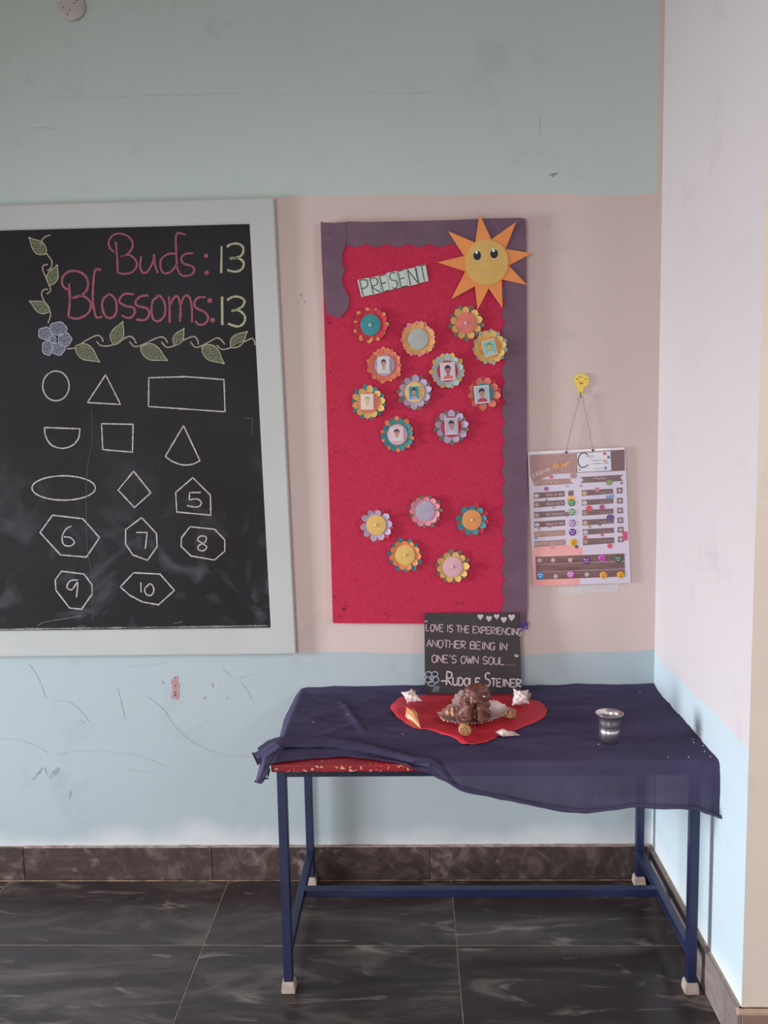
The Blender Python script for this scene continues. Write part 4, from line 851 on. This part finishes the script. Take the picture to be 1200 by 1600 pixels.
for x, y, s in ((670, 158, 5), (760, 176, 5), (840, 155, 4.6), (915, 187, 5.2), (995, 163, 5.8)):
    (px, py), = kq([(x, y)]); flat('chalk_heart', lambda bm: poly(bm, heart(px, py, s), qm), qw, QB)
for x, y, rx, ry in ((130, 758, 34, 28), (195, 755, 34, 26), (205, 815, 32, 32), (130, 815, 36, 30), (160, 855, 34, 24), (163, 795, 20, 18)):
    flat('chalk_petal', lambda bm: ribbon(bm, kq(ell(x, y, rx, ry, 10)), 1.2, qm, closed=True), mat('quote_chalk_blue', (176, 178, 192), .95), QB)
flat('chalk_leaf', lambda bm: poly(bm, kq([(190, 880), (252, 885), (235, 935), (160, 945)]), qm), mat('leaf_dull', (120, 122, 130), .95, (80, 80, 86), 200), QB)
flat('chalk_mark', lambda bm: (poly(bm, kq([(1020, 553), (1045, 548), (1072, 560), (1060, 580), (1038, 578)]), qm), ribbon(bm, kq([(90, 205), (118, 205)]), 2, qm)), qp, QB)

# ------------------------------------------------------------------ red cloth
rc = [(48, 200), (80, 165), (150, 130), (300, 112), (400, 116), (500, 116), (650, 116), (800, 116), (930, 120), (1100, 160), (1165, 200), (1175, 240), (1140, 290), (1050, 325), (960, 365), (870, 390), (800, 430), (730, 465), (650, 488), (600, 480), (500, 430), (400, 395), (320, 370), (230, 355), (130, 300), (60, 245)]
rc = [(600+x/4.615, 1060+y/4.615) for x, y in rc]; ZR = ZC+.0065
RP = [tp(p.x, p.y, ZR) for p in catmull(rc, 4, True)]
cen = sum(RP, Vector())/len(RP); bm = bmesh.new(); rings = []
for k in range(9):
    f = 1-k/9
    r_ = []
    for i, p in enumerate(RP):
        q = cen.lerp(p, f); z = max(ctop(q.x+a_, q.y+b__) for a_ in (-.012, 0, .012) for b__ in (-.008, 0, .008))+.0022+.0015*abs(noise.noise((q.x*12, q.y*14, 2)))+(.0012*math.sin(i*.45) if k == 0 else 0)
        z += dl(q.x, q.y, .0, -.30, .09, -.14, .014, .004)
        r_.append(bm.verts.new((q.x, q.y, z)))
    rings.append(r_)
for a, b in zip(rings, rings[1:]):
    for i in range(len(RP)): bm.faces.new((a[i], a[(i+1) % len(RP)], b[(i+1) % len(RP)], b[i]))
cv = bm.verts.new((cen.x, cen.y, ZR)); [bm.faces.new((rings[-1][i], rings[-1][(i+1) % len(RP)], cv)) for i in range(len(RP))]
lo_ = [bm.verts.new(v.co-Vector((0, 0, .0016))) for v in rings[0]]
for i in range(len(RP)): bm.faces.new((rings[0][i], lo_[i], lo_[(i+1) % len(RP)], rings[0][(i+1) % len(RP)]))
RCO = tag(recentre(objbm('red_cloth', bm, mat('red_satin', (200, 42, 60), .55, (180, 34, 50), 12, .2, 60, spec=.4), smooth=True)), 'red fabric mat spread on the navy cloth under the shells', 'cloth')
ZS = ZR+.0032

# ------------------------------------------------------------------ shells and figurine
def loft(bm, fn, nu, nv, closed=True):
    g = [[bm.verts.new(fn(i/nu, j/nv)) for i in range(nu if closed else nu+1)] for j in range(nv+1)]
    for j in range(nv):
        for i in range(nu): bm.faces.new((g[j][i], g[j][(i+1) % len(g[j]) if closed else i+1], g[j+1][(i+1) % len(g[j]) if closed else i+1], g[j+1][i]))
    return g
def rest(o, base):      # seat the object on the table point base
    bpy.context.view_layer.update()
    zs = min((o.matrix_world @ v.co).z for v in o.data.vertices); o.location.z += base.z-zs
def place(o, px, py, rot, label, cat, grp=None, zb=None):
    p = tp(px, py, ZS if zb is None else zb)
    if zb is None: p.z = max(ctop(p.x+a_, p.y+b__) for a_ in (-.02, 0, .02) for b__ in (-.02, 0, .02))+.003
    o.location = p; o.rotation_euler = rot; rest(o, p); return tag(o, label, cat, grp)
def conch(Ln, R, turns, spikes, spike, m, name='conch_shell', tail=.45):
    bm = bmesh.new()
    def fn(u, v):
        a = u*2*math.pi; x = (v-.5)*Ln
        if v < 1-tail: t = v/(1-tail); r = R*(t**.85)*(1+.12*math.sin(t*turns*2*math.pi))
        else: t = (v-(1-tail))/tail; r = R*(1-t)**.8*(1-.15*t)
        sp = max(0, math.cos(spikes*a+v*6))**4*spike*math.exp(-((v-(1-tail))/.13)**2)+max(0, math.cos(spikes*a*1+2))**5*spike*.5*math.exp(-((v-(1-tail)*.55)/.08)**2)
        r = max(.0004, r+sp+.0006*noise.noise((u*9, v*12, Ln*90)))
        return Vector((x, r*math.cos(a), r*.85*math.sin(a)))
    g = loft(bm, fn, 28, 30)
    bm.faces.new(g[0][::-1]); bm.faces.new(g[-1])
    o = objbm(name, bm, m, smooth=True)
    # lip flange with the dark opening
    bm = bmesh.new()
    def fl_(u, v): 
        t = v; x = (-.02+.5*t)*Ln; w_ = R*1.15*math.sin(math.pi*min(1, t*.9+.1))**.7
        return Vector((x, -R*.35-w_*u*.75, -R*.2+w_*.55*u*u))
    loft(bm, fl_, 6, 12, closed=False); r = bmesh.ops.solidify(bm, geom=bm.faces[:], thickness=.0012)
    lip = objbm('lip', bm, m, o, smooth=True); lip.matrix_parent_inverse = Matrix.Identity(4)
    return o
def fan(R, ribs, m, name='scallop_shell', depth=.3, spread=1.25, ruffle=.004):
    bm = bmesh.new()
    def fn(u, v):
        a = (u-.5)*2*spread; r = R*(.06+.94*v)*(1+.03*math.cos(ribs*2*a)*v)
        return Vector((r*math.sin(a), r*math.cos(a), R*depth*math.sin(math.pi*.5*(1-v)**1.0)*(v > -1)+ruffle*v*math.cos(ribs*math.pi*u*2)*.5 - R*depth*.2*(2*u-1)**2))
    loft(bm, fn, ribs*6, 14, closed=False); bmesh.ops.solidify(bm, geom=bm.faces[:], thickness=.0016)
    return objbm(name, bm, m, smooth=True)
white = mat('shell_white', (232, 216, 212), .5, (214, 190, 184), 60, .1, 120); whiter = mat('shell_inner', (232, 218, 216), .35, (216, 198, 194), 20); orange = mat('shell_orange', (226, 140, 88), .45, (236, 190, 150), 45); tan = mat('shell_tan', (206, 164, 112), .6, (150, 104, 62), 130, .3, 160)
brown = mat('shell_brown', (150, 98, 72), .55, (196, 156, 120), 70, .2, 100); mott = mat('shell_mottled', (206, 160, 136), .6, (120, 72, 54), 85, .3, 130)
place(conch(.074, .017, 3, 7, .013, white), 643, 1101, (.3, -.2, 2.6), 'spiky white conch shell at the left back edge of the red cloth', 'shell')
place(conch(.100, .016, 3, 7, .005, orange, tail=.62), 646, 1128, (.2, .30, -1.15), 'orange conch shell with a pale pointed tail, left on the red cloth', 'shell')
place(conch(.074, .020, 3, 7, .016, white), 813, 1102, (.5, -.5, .6), 'spiky white conch shell at the right back edge, beside the quote board', 'shell')
o = fan(.078, 9, white, depth=.12, spread=.75, ruffle=.002); place(o, 748, 1106, (.05, -.38, 1.38), 'white ribbed scallop shell leaning behind the brown figurine', 'shell')
# shell dish
dL, dR, dF = tp(686, 1112, ZS), tp(790, 1114, ZS), tp(742, 1134, ZS); dc = Vector(((dL.x+dR.x)/2, (dL.y+dF.y)/2-.006, ZS)); rx_ = (dR.x-dL.x)/2; ry_ = .062
DS = thing('shell_dish', dc, 'wide shallow shell dish with a ruffled pale rim holding the figurine', 'shell')
bm = bmesh.new()
def dsh(u, v):
    a = u*2*math.pi; k = 1+.03*math.sin(9*a)+.02*math.sin(17*a+1)
    return dc+Vector((rx_*v*k*math.cos(a)+rx_*.0, ry_*v*k*math.sin(a), .001+v**3.2*(.008+.022*max(0, math.sin(a))+.018*max(0, math.cos(a)))+.0012*v*math.sin(24*a)))
loft(bm, lambda u, v: dsh(u, .03+.97*v), 72, 14); bmesh.ops.solidify(bm, geom=bm.faces[:], thickness=.0016); objbm('dish_shell', bm, whiter, DS, smooth=True)
bm = bmesh.new()
for i in range(64):
    a = 2*math.pi*i/64; p = dsh(i/64, 1.); bmesh.ops.create_icosphere(bm, subdivisions=1, radius=random.uniform(.0016, .0028), matrix=Matrix.Translation(p))
objbm('ruffled_rim', bm, mat('rim_peach', (226, 186, 168), .6, (206, 150, 130), 60), DS, smooth=True)
o = conch(.085, .018, 4, 7, .004, mott, 'cone_shell', tail=.35); place(o, 706, 1121, (0, 0, .1), 'mottled brown and cream shell lying left of the figurine', 'shell', zb=ZS+.006)
o = conch(.052, .020, 4, 4, .002, tan, 'whelk_shell', tail=.5); place(o, 727, 1150, (0, .1, .9), 'tan ribbed snail shell in front of the shell dish', 'shell')
o = conch(.048, .019, 3, 4, .004, brown, 'whelk_shell', tail=.5); place(o, 797, 1121, (.2, .5, 1.9), 'brown whelk shell standing right of the shell dish', 'shell')
o = conch(.066, .012, 2, 3, .002, white, 'spindle_shell', tail=.7); place(o, 793, 1152, (-.5, .05, -.25), 'small flat white pointed shell at the front edge of the red cloth', 'shell', zb=ZC+.005)

# figurine: one continuous body
FB = tp(741, 1134, ZS+.002); FB.y += .030
def fig(px, py, dy=0.):      # a point at the figurine's depth
    p = wp(px, py, FB.y+dy); return p
bm = bmesh.new()
def ball(px, py, dy, rx, ry=None, rz=None):
    c = fig(px, py, dy); ry = ry or rx; rz = rz or rx; u = .00178
    bmesh.ops.create_icosphere(bm, subdivisions=3, radius=1, matrix=Matrix.Translation(c) @ Matrix.Diagonal((rx*u, ry*u, rz*u, 1)))
def limb(a, b, r0, r1, n=7):
    for i in range(n):
        t = i/(n-1); ball(a[0]+(b[0]-a[0])*t, a[1]+(b[1]-a[1])*t, a[2]+(b[2]-a[2])*t, r0+(r1-r0)*t)
ball(742, 1092, 0, 18.5, 16, 17.5); ball(736, 1086, -.006, 10, 10, 9); ball(752, 1086, -.002, 12, 12, 11); ball(757, 1095, .004, 10, 11, 9)   # skull with lobes
ball(740, 1102, -.016, 6.5, 8, 8); limb((739, 1097, -.022), (738, 1106, -.026), 4.4, 3.6)                                                # muzzle
ball(729, 1097, -.012, 5, 5, 6)
ball(740, 1116, .006, 16, 15, 13); ball(740, 1124, .006, 20, 17, 10)                                                                        # body
limb((724, 1104, .0), (729, 1107, -.020), 6.5, 5.5); limb((729, 1108, -.020), (737, 1110, -.026), 5.2, 4.6); ball(725, 1099, -.006, 6.5, 6, 5)  # arm left
limb((760, 1108, .0), (750, 1108, -.022), 6.5, 5); limb((752, 1106, -.020), (744, 1103, -.028), 5, 4.2)                                       # arm right
limb((724, 1122, -.010), (732, 1112, -.026), 10, 7); limb((732, 1112, -.026), (731, 1128, -.030), 7.5, 6.5); ball(729, 1130, -.034, 9, 9, 4.4)      # leg left
limb((758, 1122, -.010), (750, 1114, -.026), 9.5, 6.5); limb((750, 1114, -.026), (752, 1128, -.030), 7, 6); ball(754, 1130, -.032, 10, 9, 4.4)     # leg right
bmesh.ops.recalc_face_normals(bm, faces=bm.faces)
me = bpy.data.meshes.new('figurine'); bm.to_mesh(me); bm.free(); me.transform(Matrix.Translation(-FB))
FG = bpy.data.objects.new('figurine', me); COL.objects.link(FG); FG.location = FB
me.materials.append(mat('brown_clay', (120, 72, 60), .38, (88, 50, 42), 40, .12, 90, spec=.5))
md = FG.modifiers.new('remesh', 'REMESH'); md.mode = 'VOXEL'; md.voxel_size = .0012; md.use_smooth_shade = True
md = FG.modifiers.new('smooth', 'SMOOTH'); md.factor = .5; md.iterations = 4
tag(FG, 'brown clay figurine of a crouching monkey hugging its knees, seated in the shell dish', 'figurine')
zs = min(v.co.z for v in me.vertices); FG.location.z += (ZS+.0025)-(FG.location.z+zs)
dz = FG.location.z-FB.z
def stuck(name, bmf, m):
    b2 = bmesh.new(); bmf(b2); o = objbm(name, b2, m, None, smooth=True); o.parent = FG; o.matrix_parent_inverse = Matrix.Translation(-FB); return o
stuck('white_eye', lambda b: bmesh.ops.create_icosphere(b, subdivisions=2, radius=1, matrix=Matrix.Translation(fig(755.5, 1095, -.019)) @ Matrix.Rotation(.35, 4, 'Y') @ Matrix.Diagonal((.0058, .004, .0024, 1))), mat('figurine_eye_white', (240, 236, 234), .2))  # the figurine's eye, white in its own colour
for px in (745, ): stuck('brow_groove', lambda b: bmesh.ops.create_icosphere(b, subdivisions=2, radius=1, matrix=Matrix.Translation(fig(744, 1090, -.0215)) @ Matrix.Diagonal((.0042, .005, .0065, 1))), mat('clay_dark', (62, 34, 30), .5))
# leaf-like tuft beside the figurine: a thin curled stem
tube('shell_stem', [tp(719, 1112, ZS+.025), tp(714, 1118, ZS+.022), tp(713, 1124, ZS+.016), tp(718, 1131, ZS+.012), tp(728, 1135, ZS+.010)], .0012, mat('stem_grey', (146, 122, 108), .7), DS)

# ------------------------------------------------------------------ steel tumbler
TBp = tp(952, 1158, ZC+.004); TBp.z = max(ctop(TBp.x+a_, TBp.y+b__) for a_ in (-.024, 0, .024) for b__ in (-.024, 0, .024))
prof_o = [(.0, 0), (.0235, 0), (.0255, .0015), (.0258, .004), (.0266, .005), (.0269, .022), (.0270, .030), (.0264, .031), (.0270, .0325), (.0264, .034), (.0270, .0355), (.0264, .037), (.0271, .0385), (.0273, .052), (.0277, .060), (.0300, .0665), (.0345, .0712), (.0362, .0726), (.0366, .0735), (.0360, .0740)]
prof_i = [(.0345, .0726), (.0300, .0680), (.0276, .0600), (.0268, .040), (.0255, .006), (.0, .004)]
bm = bmesh.new(); prev = None; K = 48
for r, z in prof_o+prof_i:
    ring = [bm.verts.new((max(r, .0001)*math.cos(a), max(r, .0001)*math.sin(a), z)) for a in [2*math.pi*i/K for i in range(K)]]
    if prev:
        for i in range(K): bm.faces.new((prev[i], prev[(i+1) % K], ring[(i+1) % K], ring[i]))
    prev = ring
T = objbm('steel_tumbler', bm, mat('stainless', (215, 210, 208), .33, metal=1.), smooth=True); T.location = TBp
tag(T, 'small stainless steel tumbler with a flared rim and ribbed waist', 'tumbler')
